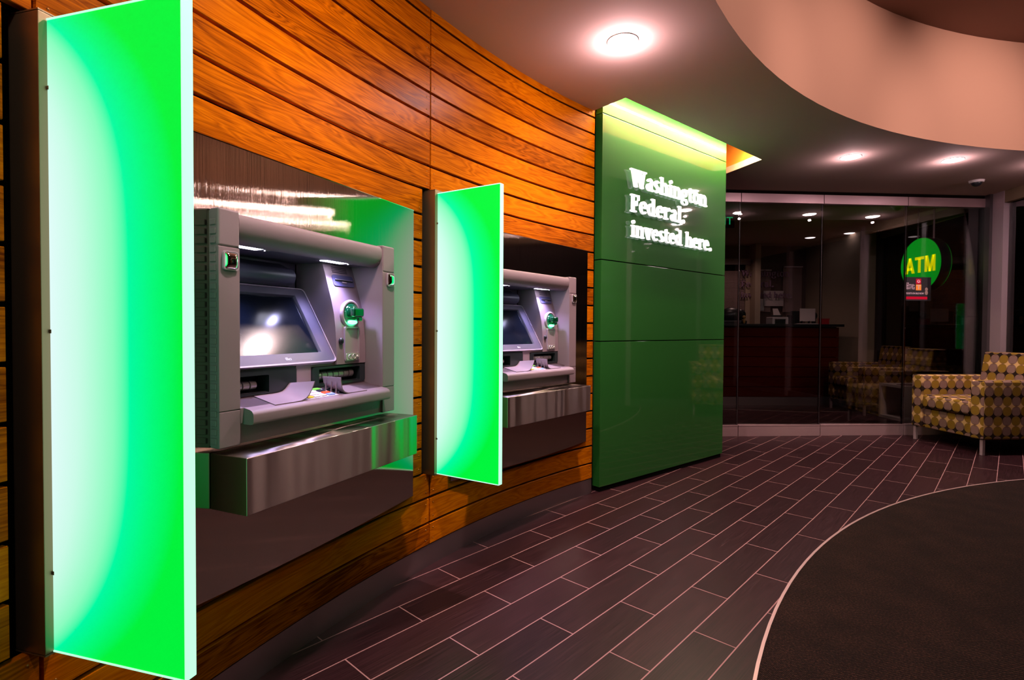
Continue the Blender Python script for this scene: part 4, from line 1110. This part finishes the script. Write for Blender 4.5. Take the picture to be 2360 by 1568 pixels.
# hanging sign
sg = thing('hanging_sign', 'round green lit sign with yellow lettering hanging behind the glass', 'sign', (4.765, 6.28, 1.885), -PI/2)
SR = 0.312
q = MB(); q.cyl((0, 0.004, 0), (0, 1, 0), SR, 0.115, 56, bev=0.004); q.build('drum', 'black', sg)
for s_ in (1, -1):
    q = MB(); q.cyl((0, 0.0035 if s_ > 0 else 0.1195, 0), (0, -s_, 0), SR-0.006, 0.004, 56); q.build('sign_face', 'sign_green', sg)
    q = MB()                                     # bold plain capitals
    Hh, t_ = 0.185, 0.037
    for P in ([(0, 0), (t_*1.12, 0), (0.0925, Hh), (0.0575, Hh)], [(0.15-t_*1.12, 0), (0.15, 0), (0.0925, Hh), (0.0575, Hh)], [(0.035, 0.038), (0.115, 0.038), (0.107, 0.070), (0.043, 0.070)],
              [(0.157, Hh-0.034), (0.292, Hh-0.034), (0.292, Hh), (0.157, Hh)], [(0.206, 0), (0.243, 0), (0.243, Hh-0.02), (0.206, Hh-0.02)],
              [(0.307, 0), (0.342, 0), (0.342, Hh), (0.307, Hh)], [(0.425, 0), (0.460, 0), (0.460, Hh), (0.425, Hh)],
              [(0.318, Hh), (0.352, Hh), (0.400, 0), (0.367, 0)], [(0.449, Hh), (0.415, Hh), (0.367, 0), (0.400, 0)]):
        q.prism([(x, y, -0.002) for x, y in P], (0, 0, 0.004))
    place(q, Matrix.Translation((-0.23*s_, -0.0035 if s_ > 0 else 0.1265, -0.095)) @ Matrix.Rotation(0 if s_ > 0 else PI, 4, 'Z') @ UPRIGHT); q.build('letters', 'sign_yellow', sg)
for x_ in (-0.12, 0.12):
    q = MB(); q.cyl((x_, 0.06, SR-0.03), (0, 0, 1), 0.009, CEIL-1.885-SR+0.03, 10); q.build('hanging_rod', 'mullion', sg)
# poster on the pane
po = thing('window_poster', 'small black event poster stuck on the glass below the round green sign', 'poster', GA + GD*1.985 + Vector((0, 0, 1.43)), gr)
q = MB(); q.box(-0.155, 0.135, 0.030, 0.034, 0, 0.25); q.build('sheet', 'poster', po)
def ptext(s_, size, x, z, wd, m):
    t = text_mb(s_, size, 0.0004, wd); place(t, Matrix.Translation((x, 0.0295, z)) @ UPRIGHT); t.build('print', m, po)
# read through the glass from the lobby side
ptext('THE', 0.018, -0.145, 0.178, 0.03, 'poster_pink')
ptext('BATTLE+', 0.034, -0.145, 0.150, 0.095, 'poster_pink')
ptext('SEATTLE', 0.036, -0.145, 0.120, 0.098, 'poster_pink')
ptext('TICKETS ON SALE NOW!', 0.026, -0.145, 0.068, 0.20, 'poster_pink')
q = MB(); q.box(-0.145, 0.095, 0.0293, 0.0299, 0.014, 0.042); q.box(-0.035, 0.022, 0.0293, 0.0299, 0.178, 0.232); q.build('red_print', 'poster_red', po)
q = MB(); q.box(-0.035, 0.025, 0.0293, 0.0299, 0.110, 0.172); q.build('orange_print', 'poster_orange', po)
q = text_mb('T', 0.062, 0.0004, 0.046); place(q, Matrix.Translation((-0.028, 0.0288, 0.120)) @ UPRIGHT); q.build('print', 'paper', po)
q = MB(); q.torus((-0.006, 0.0292, 0.205), (0, 1, 0), 0.013, 0.003, 20, 6); q.box(-0.025, 0.015, 0.0286, 0.0292, 0.196, 0.201); q.build('print', 'poster_pink', po)
q = MB(); q.sphere((0.085, 0.031, 0.12), 0.018, 0.003, 0.022, 12, 8); q.sphere((0.085, 0.031, 0.085), 0.02, 0.003, 0.026, 12, 8); q.build('player_print', 'board', po)

# ------------------------------------------------------------------ armchairs and table
def make_chair(label):
    root = thing('armchair', label, 'armchair', (4.145, 5.105, 0), math.radians(5.0), 'patterned armchairs')
    W = 0.385
    def P(mb, name, par=root): return mb.build(name, 'fabric', par, boxuv=True)
    q = MB(); q.box(0.02, 0.74, -W+0.13, W-0.13, 0.14, 0.335, 0.012, 2); P(q, 'seat_base')
    q = MB(); q.box(-0.02, 0.62, -W+0.135, W-0.135, 0.34, 0.475, 0.03, 4); P(q, 'seat_cushion')
    for y0, y1 in ((-W, -W+0.13), (W-0.13, W)):
        q = MB(); q.box(-0.01, 0.74, y0, y1, 0.14, 0.665, 0.018, 3); P(q, 'arm')
    q = MB(); q.prism([(0.60, -W+0.132, 0.30), (0.57, -W+0.132, 0.42), (0.655, -W+0.132, 0.90), (0.80, -W+0.132, 0.90), (0.78, -W+0.132, 0.14), (0.62, -W+0.132, 0.14)], (0, 2*W-0.264, 0), bev=0.015); P(q, 'backrest')
    for x in (0.02, 0.70):
        for y in (-W+0.03, W-0.03):
            q = MB(); q.box(x-0.014, x+0.014, y-0.014, y+0.014, 0, 0.142, 0.002, 1); q.build('leg', 'mullion', root)
    return root
ch1 = make_chair('circle patterned armchair at the right edge of the picture, in front of the glass')
ch2 = copy_tree(ch1); ch2.location = (4.56, 7.30, 0); ch2.rotation_euler = (0, 0, math.radians(1.0)); ch2['label'] = 'dim patterned armchair standing behind the glass, behind the white cube table'
tb = thing('cube_table', 'small white open cube side table behind the glass, beside the armchair', 'side table', (4.755, 6.47, 0), math.radians(2))
q = MB(); q.box(0, 0.44, 0, 0.43, 0.405, 0.437, 0.001); q.box(0, 0.44, 0, 0.43, 0.0, 0.035, 0.001); q.box(0, 0.44, 0, 0.03, 0.035, 0.405); q.box(0, 0.44, 0.40, 0.43, 0.035, 0.405); q.box(0.415, 0.44, 0.03, 0.40, 0.035, 0.405)
q.build('carcass', 'table', tb)
q = MB(); q.box(-0.13, 0.13, -0.09, 0.09, 0, 0.006); simple('magazine', 'open magazine lying on the white cube table', 'magazine', q, mat('magazine cover', (0.22, 0.14, 0.16), 0.4), (4.93, 6.62, 0.437), 0.5)
pl = thing('potted_plant', 'dark leafy plant on the floor behind the armchair', 'plant', (5.02, 6.02, 0))
q = MB(); q.cyl((0, 0, 0), (0, 0, 1), 0.06, 0.55, 18, 0.08); q.build('pot', 'black', pl)
q = MB()
for k in range(26):
    a = random.random()*2*PI; l = 0.10 + 0.12*random.random(); e = 0.3 + random.random()*0.9
    d = Vector((math.cos(a)*math.cos(e)*0.45, math.sin(a)*math.cos(e)*0.45, math.sin(e)*0.8)); s_ = Vector((-math.sin(a), math.cos(a), 0))*0.008
    o0 = Vector((0, 0, 0.54)); q.poly([o0-s_*0.4, o0 + d*l*0.5 - s_, o0 + d*l, o0 + d*l*0.5 + s_])
q.build('foliage', 'leaf', pl, smooth=False)
